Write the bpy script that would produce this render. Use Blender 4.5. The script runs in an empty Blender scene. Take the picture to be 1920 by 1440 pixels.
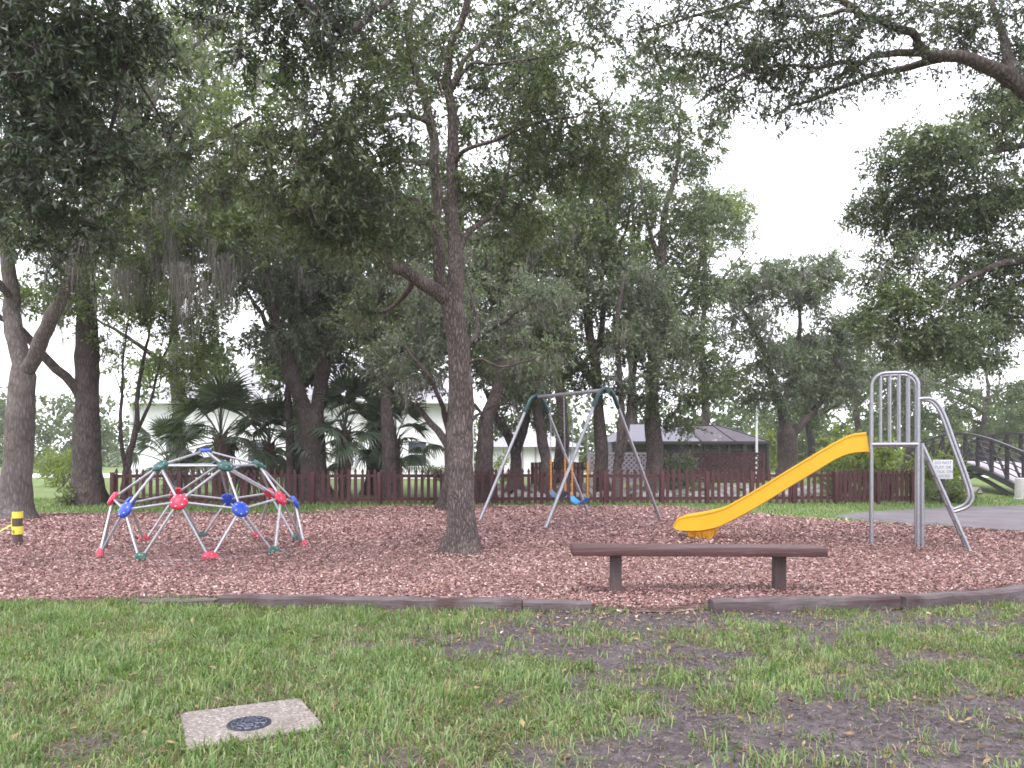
import bpy, bmesh, math, random
import numpy as np
from mathutils import Vector, Matrix

random.seed(7)
rng = np.random.default_rng(7)
sc = bpy.context.scene
COL = sc.collection
PI = math.pi

# ------------------------------------------------------------------ camera
F, HOR, CX, CH = 1500.0, 848.0, 960.0, 1.45      # focal length and horizon in photograph pixels, eye height in metres
cam_d = bpy.data.cameras.new('camera')
cam = bpy.data.objects.new('camera', cam_d)
COL.objects.link(cam)
cam.location = (0, 0, CH)
cam.rotation_euler = (math.radians(90), 0, 0)
cam_d.sensor_width = 36
cam_d.lens = 36 * F / 1920
cam_d.shift_y = (HOR - 720) / 1920
cam_d.clip_end = 3000
cam_d.clip_start = 0.05
sc.camera = cam

# ------------------------------------------------------------------ sky and sun (overcast)
SUN_EL, SUN_ROT = math.radians(58), math.radians(205)
w = bpy.data.worlds.new('World')
sc.world = w
w.use_nodes = True
nt = w.node_tree
nt.nodes.clear()
wo = nt.nodes.new('ShaderNodeOutputWorld')
bg = nt.nodes.new('ShaderNodeBackground')
sky = nt.nodes.new('ShaderNodeTexSky')
sky.sky_type = 'NISHITA'
sky.sun_disc = False
sky.sun_elevation = SUN_EL
sky.sun_rotation = SUN_ROT
sky.dust_density = 4.0
mx = nt.nodes.new('ShaderNodeMix')
mx.data_type = 'RGBA'
mx.inputs[0].default_value = 0.9
mx.inputs[7].default_value = (12.8, 12.7, 13.9, 1)     # the even white of the cloud sheet
nt.links.new(sky.outputs[0], mx.inputs[6])
nt.links.new(mx.outputs[2], bg.inputs[0])
bg.inputs[1].default_value = 0.10
nt.links.new(bg.outputs[0], wo.inputs[0])
sun_d = bpy.data.lights.new('sun', 'SUN')
sun_d.energy = 1.5
sun_d.angle = math.radians(25)
sun_d.color = (1.0, 0.98, 0.96)
sun = bpy.data.objects.new('sun', sun_d)
COL.objects.link(sun)
sdir = Vector((math.sin(SUN_ROT) * math.cos(SUN_EL), math.cos(SUN_ROT) * math.cos(SUN_EL), math.sin(SUN_EL)))
sun.rotation_euler = sdir.to_track_quat('Z', 'Y').to_euler()
sc.view_settings.view_transform = 'Standard'
sc.view_settings.look = 'None'
sc.view_settings.gamma = 1
sc.view_settings.exposure = 1.2
sc.cycles.max_bounces = 6
sc.cycles.diffuse_bounces = 3
sc.cycles.glossy_bounces = 2
sc.cycles.transmission_bounces = 3
sc.cycles.transparent_max_bounces = 8
sc.cycles.caustics_reflective = False
sc.cycles.caustics_refractive = False
sc.cycles.use_denoising = True
sc.cycles.filter_width = 1.7

# ------------------------------------------------------------------ helpers
def P(px, py, D):
    return np.array([(px - CX) / F * D, D, CH - (py - HOR) / F * D])
def G(px, py):                      # ground point seen at that pixel
    D = F * CH / (py - HOR)
    return np.array([(px - CX) / F * D, D, 0.0])
ORIG = {}
def tag(o, label=None, cat=None, group=None, kind=None):
    if label: o['label'] = label
    if cat: o['category'] = cat
    if group: o['group'] = group
    if kind: o['kind'] = kind
    return o
def thing(name, label, cat, loc=(0, 0, 0), group=None):
    o = bpy.data.objects.new(name, None)
    o.empty_display_size = 0.1
    COL.objects.link(o)
    o.location = Vector([float(v) for v in loc])
    ORIG[o.name] = np.array(loc, float)
    return tag(o, label, cat, group)
def link(name, me, parent=None, matrix=None):
    o = bpy.data.objects.new(name, me)
    COL.objects.link(o)
    if parent is not None:
        o.parent = parent
        ORIG[o.name] = ORIG[parent.name]
    else:
        ORIG[o.name] = np.zeros(3)
    if matrix is not None:
        o.matrix_local = matrix
    return o
def raw_mesh(name, verts, quads=None, tris=None, mat=None, smooth=False):
    """numpy arrays to a mesh"""
    me = bpy.data.meshes.new(name)
    verts = np.asarray(verts, np.float32)
    nq = 0 if quads is None else len(quads)
    ntr = 0 if tris is None else len(tris)
    li = []
    if nq: li.append(np.asarray(quads, np.int32).ravel())
    if ntr: li.append(np.asarray(tris, np.int32).ravel())
    li = np.concatenate(li) if li else np.zeros(0, np.int32)
    me.vertices.add(len(verts))
    me.vertices.foreach_set('co', verts.ravel())
    me.loops.add(len(li))
    me.loops.foreach_set('vertex_index', li)
    me.polygons.add(nq + ntr)
    st = np.concatenate([np.arange(nq) * 4, nq * 4 + np.arange(ntr) * 3]).astype(np.int32)
    me.polygons.foreach_set('loop_start', st)
    me.polygons.foreach_set('use_smooth', np.full(nq + ntr, smooth, bool))
    me.update(calc_edges=True)
    if mat: me.materials.append(mat)
    return me

class MB:
    def __init__(s): s.v = []; s.f = []
    def add(s, vs, fs):
        n = len(s.v)
        s.v.extend([np.asarray(v, float) for v in vs])
        s.f.extend([tuple(i + n for i in f) for f in fs])
        return s
    def box(s, c, size, rz=0.0):
        hx, hy, hz = [a / 2 for a in size]
        ca, sa = math.cos(rz), math.sin(rz)
        vs = []
        for z in (-hz, hz):
            for x, y in ((-hx, -hy), (hx, -hy), (hx, hy), (-hx, hy)):
                vs.append((c[0] + x * ca - y * sa, c[1] + x * sa + y * ca, c[2] + z))
        return s.add(vs, [(3, 2, 1, 0), (4, 5, 6, 7), (0, 1, 5, 4), (1, 2, 6, 5), (2, 3, 7, 6), (3, 0, 4, 7)])
    def bbox(s, c, size, b=0.01, rz=0.0):
        """box with chamfered edges"""
        bm = bmesh.new()
        bmesh.ops.create_cube(bm, size=1)
        for v in bm.verts: v.co = Vector((v.co.x * size[0], v.co.y * size[1], v.co.z * size[2]))
        bmesh.ops.bevel(bm, geom=list(bm.edges), offset=b, segments=2, affect='EDGES', profile=0.5)
        ca, sa = math.cos(rz), math.sin(rz)
        vs = [(c[0] + v.co.x * ca - v.co.y * sa, c[1] + v.co.x * sa + v.co.y * ca, c[2] + v.co.z) for v in bm.verts]
        bm.verts.index_update()
        fs = [[v.index for v in f.verts] for f in bm.faces]
        bm.free()
        return s.add(vs, fs)
    def beam(s, a, b, wd, ht, up=(0, 0, 1)):
        a, b = np.asarray(a, float), np.asarray(b, float)
        t = (b - a) / np.linalg.norm(b - a)
        side = np.cross(t, up)
        if np.linalg.norm(side) < 1e-6: side = np.array([1.0, 0, 0])
        side /= np.linalg.norm(side)
        u = np.cross(side, t)
        vs = []
        for p in (a, b):
            for i, j in ((-1, -1), (1, -1), (1, 1), (-1, 1)):
                vs.append(p + side * i * wd / 2 + u * j * ht / 2)
        return s.add(vs, [(3, 2, 1, 0), (4, 5, 6, 7), (0, 1, 5, 4), (1, 2, 6, 5), (2, 3, 7, 6), (3, 0, 4, 7)])
    def tube(s, pts, r, n=10, caps=True):
        pts = np.asarray(pts, float)
        m = len(pts)
        r = np.full(m, r, float) if np.isscalar(r) else np.asarray(r, float)
        v, q = tube_arrays(pts, r, n)
        base = len(s.v)
        s.v.extend(list(v))
        s.f.extend([tuple(int(i) + base for i in f) for f in q])
        if caps:
            s.f.append(tuple(base + i for i in reversed(range(n))))
            s.f.append(tuple(base + (m - 1) * n + i for i in range(n)))
        return s
    def lathe(s, prof, c, axis=(0, 0, 1), n=16):
        """prof: (radius, height) pairs along axis from c"""
        ax = np.asarray(axis, float); ax /= np.linalg.norm(ax)
        ref = np.array([1.0, 0, 0]) if abs(ax[0]) < 0.8 else np.array([0, 1.0, 0])
        a = np.cross(ax, ref); a /= np.linalg.norm(a); b = np.cross(ax, a)
        base = len(s.v)
        for (rr, h) in prof:
            for k in range(n):
                t = 2 * PI * k / n
                s.v.append(np.asarray(c) + ax * h + (a * math.cos(t) + b * math.sin(t)) * max(rr, 1e-4))
        for i in range(len(prof) - 1):
            for k in range(n):
                k2 = (k + 1) % n
                s.f.append((base + i * n + k, base + i * n + k2, base + (i + 1) * n + k2, base + (i + 1) * n + k))
        s.f.append(tuple(base + k for k in reversed(range(n))))
        s.f.append(tuple(base + (len(prof) - 1) * n + k for k in range(n)))
        return s
    def mesh(s, name, mat, off=(0, 0, 0), sharp=35):
        me = bpy.data.meshes.new(name)
        o = np.asarray(off, float)
        me.from_pydata([tuple(np.asarray(v) - o) for v in s.v], [], s.f)
        if mat: me.materials.append(mat)
        if sharp:
            me.polygons.foreach_set('use_smooth', np.ones(len(me.polygons), bool))
            me.set_sharp_from_angle(angle=math.radians(sharp))
        me.update()
        return me
    def build(s, name, mat, parent=None, sharp=35):
        off = ORIG[parent.name] if parent is not None else (0, 0, 0)
        return link(name, s.mesh(name, mat, off, sharp), parent)

def tube_arrays(pts, r, n):
    m = len(pts)
    t = np.gradient(pts, axis=0)
    t /= np.linalg.norm(t, axis=1)[:, None] + 1e-9
    mean = pts[-1] - pts[0]
    ref = np.array([0.31, 0.92, 0.13]) if abs(mean[1]) < 0.85 * np.linalg.norm(mean) else np.array([0.95, 0.1, 0.2])
    a = np.cross(t, ref); a /= np.linalg.norm(a, axis=1)[:, None] + 1e-9
    b = np.cross(t, a)
    th = np.arange(n) * 2 * PI / n
    v = pts[:, None, :] + (a[:, None, :] * np.cos(th)[None, :, None] + b[:, None, :] * np.sin(th)[None, :, None]) * r[:, None, None]
    i = np.arange(m - 1)[:, None] * n
    k = np.arange(n)[None, :]
    k2 = (k + 1) % n
    q = np.stack([i + k, i + k2, i + n + k2, i + n + k], -1).reshape(-1, 4)
    return v.reshape(-1, 3), q

def spline(pts, step=0.25):
    """Catmull-Rom through pts, resampled"""
    p = np.asarray(pts, float)
    p = np.vstack([2 * p[0] - p[1], p, 2 * p[-1] - p[-2]])
    out = []
    for i in range(1, len(p) - 2):
        L = np.linalg.norm(p[i + 1] - p[i])
        k = max(2, int(L / step))
        for t in np.linspace(0, 1, k, endpoint=False):
            a, b, c, d = p[i - 1], p[i], p[i + 1], p[i + 2]
            out.append(0.5 * ((2 * b) + (c - a) * t + (2 * a - 5 * b + 4 * c - d) * t * t + (3 * b - 3 * c + d - a) * t ** 3))
    out.append(p[-2])
    return np.array(out)

def vnoise(x, y, s, seed=0):
    """smooth 2-D value noise"""
    x = np.asarray(x) / s; y = np.asarray(y) / s
    xi, yi = np.floor(x).astype(np.int64), np.floor(y).astype(np.int64)
    fx, fy = x - xi, y - yi
    fx, fy = fx * fx * (3 - 2 * fx), fy * fy * (3 - 2 * fy)
    def h(a, b):
        n = (a * 374761393 + b * 668265263 + seed * 974711) & 0x7fffffff
        n = ((n ^ (n >> 13)) * 1274126177) & 0x7fffffff
        return ((n ^ (n >> 16)) & 0xffff) / 65535.0
    return (h(xi, yi) * (1 - fx) + h(xi + 1, yi) * fx) * (1 - fy) + (h(xi, yi + 1) * (1 - fx) + h(xi + 1, yi + 1) * fx) * fy
def inside(poly, x, y):
    poly = np.asarray(poly)[:, :2]
    c = np.zeros(len(x), bool)
    j = len(poly) - 1
    for i in range(len(poly)):
        xi, yi, xj, yj = poly[i][0], poly[i][1], poly[j][0], poly[j][1]
        with np.errstate(divide='ignore', invalid='ignore'):
            c ^= ((yi > y) != (yj > y)) & (x < (xj - xi) * (y - yi) / (yj - yi + 1e-12) + xi)
        j = i
    return c

def unit(a):
    return a / (np.linalg.norm(a, axis=-1, keepdims=True) + 1e-9)
def leaf_quads(c, d, nrm, L, W):
    """diamond leaves: base c, direction d, face normal nrm"""
    s = unit(np.cross(d, nrm)); u = np.cross(s, d)
    mid = c + d * (L * 0.48)[:, None] + u * (L * 0.06)[:, None]
    vs = np.stack([c, mid + s * (W / 2)[:, None], c + d * L[:, None], mid - s * (W / 2)[:, None]], 1)
    return vs.reshape(-1, 3), np.arange(len(c) * 4).reshape(-1, 4)
# ------------------------------------------------------------------ materials
def newmat(name):
    m = bpy.data.materials.new(name)
    m.use_nodes = True
    t = m.node_tree
    b = t.nodes['Principled BSDF']
    return m, t, b
def ramp(t, fac, stops):
    r = t.nodes.new('ShaderNodeValToRGB')
    e = r.color_ramp.elements
    while len(e) < len(stops): e.new(0.5)
    for k, (p, c) in enumerate(stops):
        e[k].position = p
        e[k].color = (*c, 1)
    t.links.new(fac, r.inputs[0])
    return r.outputs[0]
def noise(t, scale, detail=4, stretch=None, rough=0.6, coord='Object'):
    tc = t.nodes.new('ShaderNodeTexCoord')
    out = tc.outputs[coord]
    if stretch:
        mp = t.nodes.new('ShaderNodeMapping')
        mp.inputs['Scale'].default_value = stretch
        t.links.new(out, mp.inputs[0]); out = mp.outputs[0]
    n = t.nodes.new('ShaderNodeTexNoise')
    n.inputs['Scale'].default_value = scale
    n.inputs['Detail'].default_value = detail
    n.inputs['Roughness'].default_value = rough
    t.links.new(out, n.inputs['Vector'])
    return n.outputs['Fac']
def mixc(t, a, b, fac, mode='MIX'):
    m = t.nodes.new('ShaderNodeMix'); m.data_type = 'RGBA'; m.blend_type = mode
    for s, v in ((m.inputs[0], fac), (m.inputs[6], a), (m.inputs[7], b)):
        if isinstance(v, (int, float)): s.default_value = v
        elif isinstance(v, tuple): s.default_value = (*v, 1)
        else: t.links.new(v, s)
    return m.outputs[2]
def bump(t, b, fac, strength, dist=0.02):
    n = t.nodes.new('ShaderNodeBump')
    n.inputs['Strength'].default_value = strength
    n.inputs['Distance'].default_value = dist
    t.links.new(fac, n.inputs['Height'])
    t.links.new(n.outputs[0], b.inputs['Normal'])
def simple(name, c1, c2=None, scale=8, rough=0.7, metal=0.0, bmp=0.0, bdist=0.01, stretch=None, spec=0.5, lo=0.35, hi=0.65, c3=None):
    m, t, b = newmat(name)
    b.inputs['Roughness'].default_value = rough
    b.inputs['Metallic'].default_value = metal
    b.inputs['Specular IOR Level'].default_value = spec
    if c2 is None:
        c2 = tuple(x * 0.8 for x in c1)
    f = noise(t, scale, 6, stretch)
    st = [(lo, c1), (hi, c2)]
    if c3: st = [(lo, c1), ((lo + hi) / 2, c2), (hi, c3)]
    t.links.new(ramp(t, f, st), b.inputs['Base Color'])
    if bmp:
        bump(t, b, noise(t, scale * 2.2, 6, stretch), bmp, bdist)
    return m
def leafmat(name, cols, trans=0.35, rough=0.38, spec=0.6, nscale=0.7, tint=(1.3, 1.3, 0.85), ttint=(1.3, 1.5, 0.7)):
    m, t, b = newmat(name)
    g = t.nodes.new('ShaderNodeNewGeometry')
    c1 = ramp(t, g.outputs['Random Per Island'], [(i / (len(cols) - 1), c) for i, c in enumerate(cols)])
    f = noise(t, nscale, 3)
    c2 = mixc(t, c1, tint, ramp(t, f, [(0.45, (0, 0, 0)), (0.68, (0.8, 0.8, 0.8))]), 'MULTIPLY')
    t.links.new(c2, b.inputs['Base Color'])
    b.inputs['Roughness'].default_value = rough
    b.inputs['Specular IOR Level'].default_value = spec
    tr = t.nodes.new('ShaderNodeBsdfTranslucent')
    t.links.new(mixc(t, c2, ttint, 1.0, 'MULTIPLY'), tr.inputs[0])
    ms = t.nodes.new('ShaderNodeMixShader')
    ms.inputs[0].default_value = trans
    t.links.new(b.outputs[0], ms.inputs[1]); t.links.new(tr.outputs[0], ms.inputs[2])
    t.links.new(ms.outputs[0], t.nodes['Material Output'].inputs[0])
    return m
def barkmat(name, dark, light, scale=6, strength=0.9):
    m, t, b = newmat(name)
    b.inputs['Roughness'].default_value = 0.9
    b.inputs['Specular IOR Level'].default_value = 0.2
    tc = t.nodes.new('ShaderNodeTexCoord')
    mp = t.nodes.new('ShaderNodeMapping'); mp.inputs['Scale'].default_value = (1, 1, 0.28)
    t.links.new(tc.outputs['Object'], mp.inputs[0])
    n0 = t.nodes.new('ShaderNodeTexNoise'); n0.inputs['Scale'].default_value = scale * 2; n0.inputs['Detail'].default_value = 3
    t.links.new(mp.outputs[0], n0.inputs['Vector'])
    wv = mixc(t, mp.outputs[0], n0.outputs['Color'], 0.06)
    vo = t.nodes.new('ShaderNodeTexVoronoi'); vo.feature = 'DISTANCE_TO_EDGE'
    vo.inputs['Scale'].default_value = scale * 4.2
    t.links.new(wv, vo.inputs['Vector'])
    ridge = ramp(t, vo.outputs['Distance'], [(0.0, (0, 0, 0)), (0.32, (1, 1, 1))])
    f2 = noise(t, scale * 0.5, 5)
    f3 = noise(t, scale * 9, 4, (1, 1, 0.4))
    c = mixc(t, dark, light, ridge)
    c = mixc(t, c, tuple(x * 1.5 for x in light), ramp(t, f2, [(0.48, (0, 0, 0)), (0.75, (0.6, 0.6, 0.6))]))
    c = mixc(t, c, tuple(x * 0.5 for x in dark), ramp(t, f3, [(0.5, (0, 0, 0)), (0.8, (0.7, 0.7, 0.7))]))
    t.links.new(c, b.inputs['Base Color'])
    h = mixc(t, ridge, f3, 0.35)
    bump(t, b, h, strength, 0.03)
    return m

M = {}
M['bark'] = barkmat('bark', (0.062, 0.048, 0.046), (0.185, 0.150, 0.143), 7)
M['bark_bg'] = barkmat('bark_bg', (0.044, 0.034, 0.033), (0.105, 0.083, 0.080), 4)
M['bark_pale'] = barkmat('bark_pale', (0.075, 0.062, 0.060), (0.145, 0.124, 0.118), 4, 0.5)
OAK = [(0.045, 0.064, 0.036), (0.070, 0.094, 0.052), (0.096, 0.121, 0.068), (0.14, 0.162, 0.092)]
M['leaf_oak'] = leafmat('leaf_oak', OAK)
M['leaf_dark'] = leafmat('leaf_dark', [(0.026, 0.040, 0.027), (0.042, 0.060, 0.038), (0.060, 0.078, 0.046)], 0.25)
M['leaf_limb'] = leafmat('leaf_limb', [(0.040, 0.054, 0.040), (0.062, 0.080, 0.056), (0.09, 0.108, 0.074)], 0.3)
M['leaf_grey'] = leafmat('leaf_grey', [(0.075, 0.095, 0.070), (0.108, 0.130, 0.098), (0.15, 0.168, 0.128)])
M['leaf_light'] = leafmat('leaf_light', [(0.078, 0.108, 0.042), (0.12, 0.153, 0.062), (0.17, 0.195, 0.088)], 0.45)
M['leaf_yellow'] = leafmat('leaf_yellow', [(0.10, 0.14, 0.03), (0.16, 0.20, 0.05), (0.22, 0.24, 0.08)], 0.45)
M['leaf_far'] = leafmat('leaf_far', [(0.06, 0.085, 0.05), (0.09, 0.12, 0.065), (0.13, 0.16, 0.08)], 0.3, 0.7, 0.2, 0.15)
M['moss'] = leafmat('moss', [(0.16, 0.152, 0.137), (0.225, 0.213, 0.195), (0.31, 0.295, 0.27)], 0.3, 0.9, 0.1, 2, (0.8, 0.8, 0.8), (1, 1, 1))
M['frond'] = leafmat('frond', [(0.055, 0.080, 0.058), (0.085, 0.115, 0.080), (0.12, 0.15, 0.105)], 0.2, 0.4)
M['maroon'] = simple('maroon', (0.046, 0.012, 0.016), (0.066, 0.019, 0.023), 9, 0.75, bmp=0.3, stretch=(3, 3, 0.6), c3=(0.034, 0.011, 0.013), lo=0.3, hi=0.7)
M['galv'] = simple('galv', (0.37, 0.37, 0.41), (0.25, 0.25, 0.28), 30, 0.36, metal=0.8, lo=0.3, hi=0.75)
M['strut'] = simple('strut', (0.44, 0.44, 0.47), (0.33, 0.33, 0.36), 25, 0.38, metal=0.6)
M['red'] = simple('red', (0.62, 0.02, 0.07), (0.55, 0.02, 0.06), 6, 0.35)
M['blue'] = simple('blue', (0.012, 0.07, 0.50), (0.015, 0.06, 0.42), 6, 0.35)
M['teal'] = simple('teal', (0.006, 0.085, 0.068), (0.006, 0.07, 0.056), 6, 0.35)
M['teal_dark'] = simple('teal_dark', (0.006, 0.040, 0.042), (0.006, 0.034, 0.036), 6, 0.35)
M['yellow'] = simple('yellow', (0.70, 0.345, 0.006), (0.64, 0.30, 0.006), 2.2, 0.42, lo=0.35, hi=0.7)
M['orange_stain'] = simple('orange_stain', (0.70, 0.33, 0.008), (0.42, 0.16, 0.008), 9, 0.55, stretch=(4, 4, 0.5), lo=0.4, hi=0.72)
M['chain_yellow'] = simple('chain_yellow', (0.72, 0.33, 0.03), (0.6, 0.25, 0.02), 20, 0.5)
M['seat_blue'] = simple('seat_blue', (0.02, 0.24, 0.55), (0.02, 0.2, 0.48), 8, 0.4)
M['seat_navy'] = simple('seat_navy', (0.05, 0.10, 0.17), (0.05, 0.08, 0.12), 8, 0.5)
M['white_paint'] = simple('white_paint', (0.80, 0.79, 0.82), (0.74, 0.73, 0.76), 1.2, 0.6, lo=0.3, hi=0.75)
M['roof_grey'] = simple('roof_grey', (0.36, 0.35, 0.39), (0.29, 0.28, 0.32), 14, 0.85, bmp=0.3)
M['roof_lavender'] = simple('roof_lavender', (0.165, 0.158, 0.19), (0.125, 0.12, 0.145), 14, 0.85, bmp=0.3)
M['dark_metal'] = simple('dark_metal', (0.011, 0.008, 0.013), (0.018, 0.013, 0.018), 20, 0.5, metal=0.0)
M['iron'] = simple('iron', (0.030, 0.032, 0.048), (0.055, 0.055, 0.075), 40, 0.5, metal=0.5, bmp=0.3)
M['bridge_deck'] = simple('bridge_deck', (0.40, 0.36, 0.40), (0.32, 0.29, 0.32), 8, 0.8)
M['concrete_post'] = simple('concrete_post', (0.46, 0.45, 0.44), (0.36, 0.35, 0.34), 14, 0.85, bmp=0.2)
M['rock'] = simple('rock', (0.30, 0.275, 0.27), (0.13, 0.118, 0.115), 5, 0.9, bmp=0.6, bdist=0.03, lo=0.3, hi=0.7)
M['tape'] = simple('tape', (0.80, 0.70, 0.05), (0.72, 0.62, 0.10), 14, 0.35, bmp=0.4)
M['black'] = simple('black', (0.02, 0.02, 0.02), (0.03, 0.03, 0.03), 10, 0.6)
M['post_wood'] = simple('post_wood', (0.105, 0.072, 0.070), (0.066, 0.045, 0.045), 16, 0.85, bmp=0.4, stretch=(2, 2, 0.3))
M['window'] = simple('window', (0.05, 0.06, 0.08), (0.07, 0.08, 0.10), 2, 0.1)
M['sign'] = simple('sign', (0.78, 0.77, 0.82), (0.72, 0.71, 0.76), 3, 0.5)
M['ink'] = simple('ink', (0.20, 0.20, 0.23), (0.25, 0.25, 0.28), 10, 0.7)
M['soil_dark'] = simple('soil_dark', (0.045, 0.032, 0.03), (0.025, 0.018, 0.018), 20, 0.95, bmp=0.6)
M['screen_frame'] = simple('screen_frame', (0.020, 0.017, 0.020), (0.03, 0.025, 0.03), 10, 0.55)
M['grey_wall'] = simple('grey_wall', (0.075, 0.075, 0.092), (0.10, 0.098, 0.115), 1.5, 0.8)
M['lattice_pale'] = simple('lattice_pale', (0.40, 0.34, 0.40), (0.32, 0.27, 0.32), 8, 0.8)
M['tarp'] = simple('tarp', (0.02, 0.03, 0.16), (0.03, 0.035, 0.13), 4, 0.6)
M['palm_trunk'] = simple('palm_trunk', (0.17, 0.11, 0.08), (0.08, 0.055, 0.045), 9, 0.9, bmp=0.9, bdist=0.03, stretch=(1, 1, 2.0))

m, t, b = newmat('yellow_plastic')
f1 = noise(t, 1.6, 4); f2 = noise(t, 55, 5, (0.25, 1, 1)); f3 = noise(t, 9, 6)
c = ramp(t, f1, [(0.35, (0.70, 0.395, 0.006)), (0.7, (0.64, 0.35, 0.006))])
c = mixc(t, c, (0.50, 0.30, 0.08), ramp(t, f2, [(0.60, (0, 0, 0)), (0.74, (0.35, 0.35, 0.35))]))
c = mixc(t, c, (0.36, 0.19, 0.02), ramp(t, f3, [(0.62, (0, 0, 0)), (0.82, (0.4, 0.4, 0.4))]))
t.links.new(c, b.inputs['Base Color'])
t.links.new(ramp(t, f3, [(0.3, (0.32, 0.32, 0.32)), (0.7, (0.55, 0.55, 0.55))]), b.inputs['Roughness'])
bump(t, b, f1, 0.25, 0.03)
M['yellow'] = m
# painted plank of the bench: stain worn through along the grain
m, t, b = newmat('bench_wood')
f1 = noise(t, 5, 6, (0.35, 5, 7)); f2 = noise(t, 26, 5, (0.2, 3, 4))
c = ramp(t, f1, [(0.3, (0.044, 0.016, 0.018)), (0.55, (0.078, 0.032, 0.034)), (0.75, (0.15, 0.10, 0.10))])
c = mixc(t, c, (0.03, 0.014, 0.014), ramp(t, f2, [(0.52, (0, 0, 0)), (0.7, (0.8, 0.8, 0.8))]))
t.links.new(c, b.inputs['Base Color']); b.inputs['Roughness'].default_value = 0.5
bump(t, b, f2, 0.4, 0.006)
M['bench_wood'] = m
# weathered landscape timber
m, t, b = newmat('timber')
f1 = noise(t, 3, 6, (0.5, 3, 3)); f2 = noise(t, 30, 5, (0.12, 2, 2.5)); f3 = noise(t, 2.2, 4)
c = ramp(t, f1, [(0.3, (0.055, 0.034, 0.034)), (0.55, (0.11, 0.088, 0.092)), (0.8, (0.18, 0.155, 0.16))])
c = mixc(t, c, (0.05, 0.020, 0.022), ramp(t, f3, [(0.5, (0, 0, 0)), (0.68, (0.8, 0.8, 0.8))]))
c = mixc(t, c, (0.035, 0.025, 0.025), ramp(t, f2, [(0.54, (0, 0, 0)), (0.68, (0.85, 0.85, 0.85))]))
t.links.new(c, b.inputs['Base Color']); b.inputs['Roughness'].default_value = 0.9
bump(t, b, f2, 0.7, 0.012)
M['timber'] = m
# exposed aggregate concrete
m, t, b = newmat('aggregate')
tc = t.nodes.new('ShaderNodeTexCoord'); vo = t.nodes.new('ShaderNodeTexVoronoi'); vo.inputs['Scale'].default_value = 95
t.links.new(tc.outputs['Object'], vo.inputs['Vector'])
sep = t.nodes.new('ShaderNodeSeparateColor'); t.links.new(vo.outputs['Color'], sep.inputs[0])
c = ramp(t, sep.outputs[0], [(0.0, (0.11, 0.092, 0.084)), (0.5, (0.19, 0.164, 0.150)), (0.85, (0.235, 0.207, 0.192)), (1.0, (0.36, 0.33, 0.31))])
f1 = noise(t, 7, 5)
c = mixc(t, c, (0.12, 0.10, 0.09), ramp(t, f1, [(0.48, (0, 0, 0)), (0.75, (0.7, 0.7, 0.7))]))
t.links.new(c, b.inputs['Base Color']); b.inputs['Roughness'].default_value = 0.9
bump(t, b, vo.outputs['Distance'], 0.5, 0.004)
M['aggregate'] = m
# wood chips and the bed below them
m, t, b = newmat('chip')
g = t.nodes.new('ShaderNodeNewGeometry')
c = ramp(t, g.outputs['Random Per Island'], [(0.0, (0.125, 0.060, 0.057)), (0.25, (0.22, 0.118, 0.108)), (0.6, (0.32, 0.192, 0.177)), (0.85, (0.42, 0.278, 0.262)), (1.0, (0.60, 0.455, 0.43))])
f1 = noise(t, 0.55, 4)
c = mixc(t, c, (0.78, 0.72, 0.72), ramp(t, f1, [(0.42, (0, 0, 0)), (0.7, (0.75, 0.75, 0.75))]), 'MULTIPLY')
t.links.new(c, b.inputs['Base Color']); b.inputs['Roughness'].default_value = 0.85
b.inputs['Specular IOR Level'].default_value = 0.25
M['chip'] = m
m, t, b = newmat('litter')
g = t.nodes.new('ShaderNodeNewGeometry')
c = ramp(t, g.outputs['Random Per Island'], [(0.0, (0.026, 0.019, 0.020)), (0.5, (0.075, 0.057, 0.059)), (0.82, (0.14, 0.108, 0.108)), (0.95, (0.20, 0.15, 0.13)), (1.0, (0.32, 0.28, 0.25))])
t.links.new(c, b.inputs['Base Color']); b.inputs['Roughness'].default_value = 0.9
M['litter'] = m
m, t, b = newmat('chip_bed')
tc = t.nodes.new('ShaderNodeTexCoord'); vo = t.nodes.new('ShaderNodeTexVoronoi'); vo.inputs['Scale'].default_value = 26
mp = t.nodes.new('ShaderNodeMapping'); mp.inputs['Scale'].default_value = (0.8, 1.7, 1)
t.links.new(tc.outputs['Object'], mp.inputs[0]); t.links.new(mp.outputs[0], vo.inputs['Vector'])
sep = t.nodes.new('ShaderNodeSeparateColor'); t.links.new(vo.outputs['Color'], sep.inputs[0])
c = ramp(t, sep.outputs[0], [(0.0, (0.12, 0.064, 0.06)), (0.5, (0.21, 0.126, 0.116)), (0.85, (0.29, 0.185, 0.172)), (1.0, (0.42, 0.31, 0.29))])
t.links.new(c, b.inputs['Base Color']); b.inputs['Roughness'].default_value = 0.95
bump(t, b, vo.outputs['Distance'], 0.9, 0.03)
M['chip_bed'] = m
# lawn soil with worn patches (attribute 'bare')
m, t, b = newmat('lawn')
at = t.nodes.new('ShaderNodeAttribute'); at.attribute_name = 'bare'
f1 = noise(t, 22, 6); f2 = noise(t, 3.5, 5); f3 = noise(t, 90, 4)
soil = ramp(t, f1, [(0.3, (0.034, 0.026, 0.028)), (0.5, (0.075, 0.059, 0.063)), (0.7, (0.14, 0.115, 0.121))])
soil = mixc(t, soil, (0.17, 0.145, 0.155), ramp(t, f2, [(0.52, (0, 0, 0)), (0.72, (0.6, 0.6, 0.6))]))
thatch = ramp(t, f1, [(0.3, (0.060, 0.060, 0.030)), (0.55, (0.115, 0.108, 0.055)), (0.75, (0.20, 0.165, 0.105))])
c = mixc(t, thatch, soil, at.outputs['Fac'])
c = mixc(t, c, (0.03, 0.022, 0.022), ramp(t, f3, [(0.55, (0, 0, 0)), (0.75, (0.6, 0.6, 0.6))]))
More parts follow.
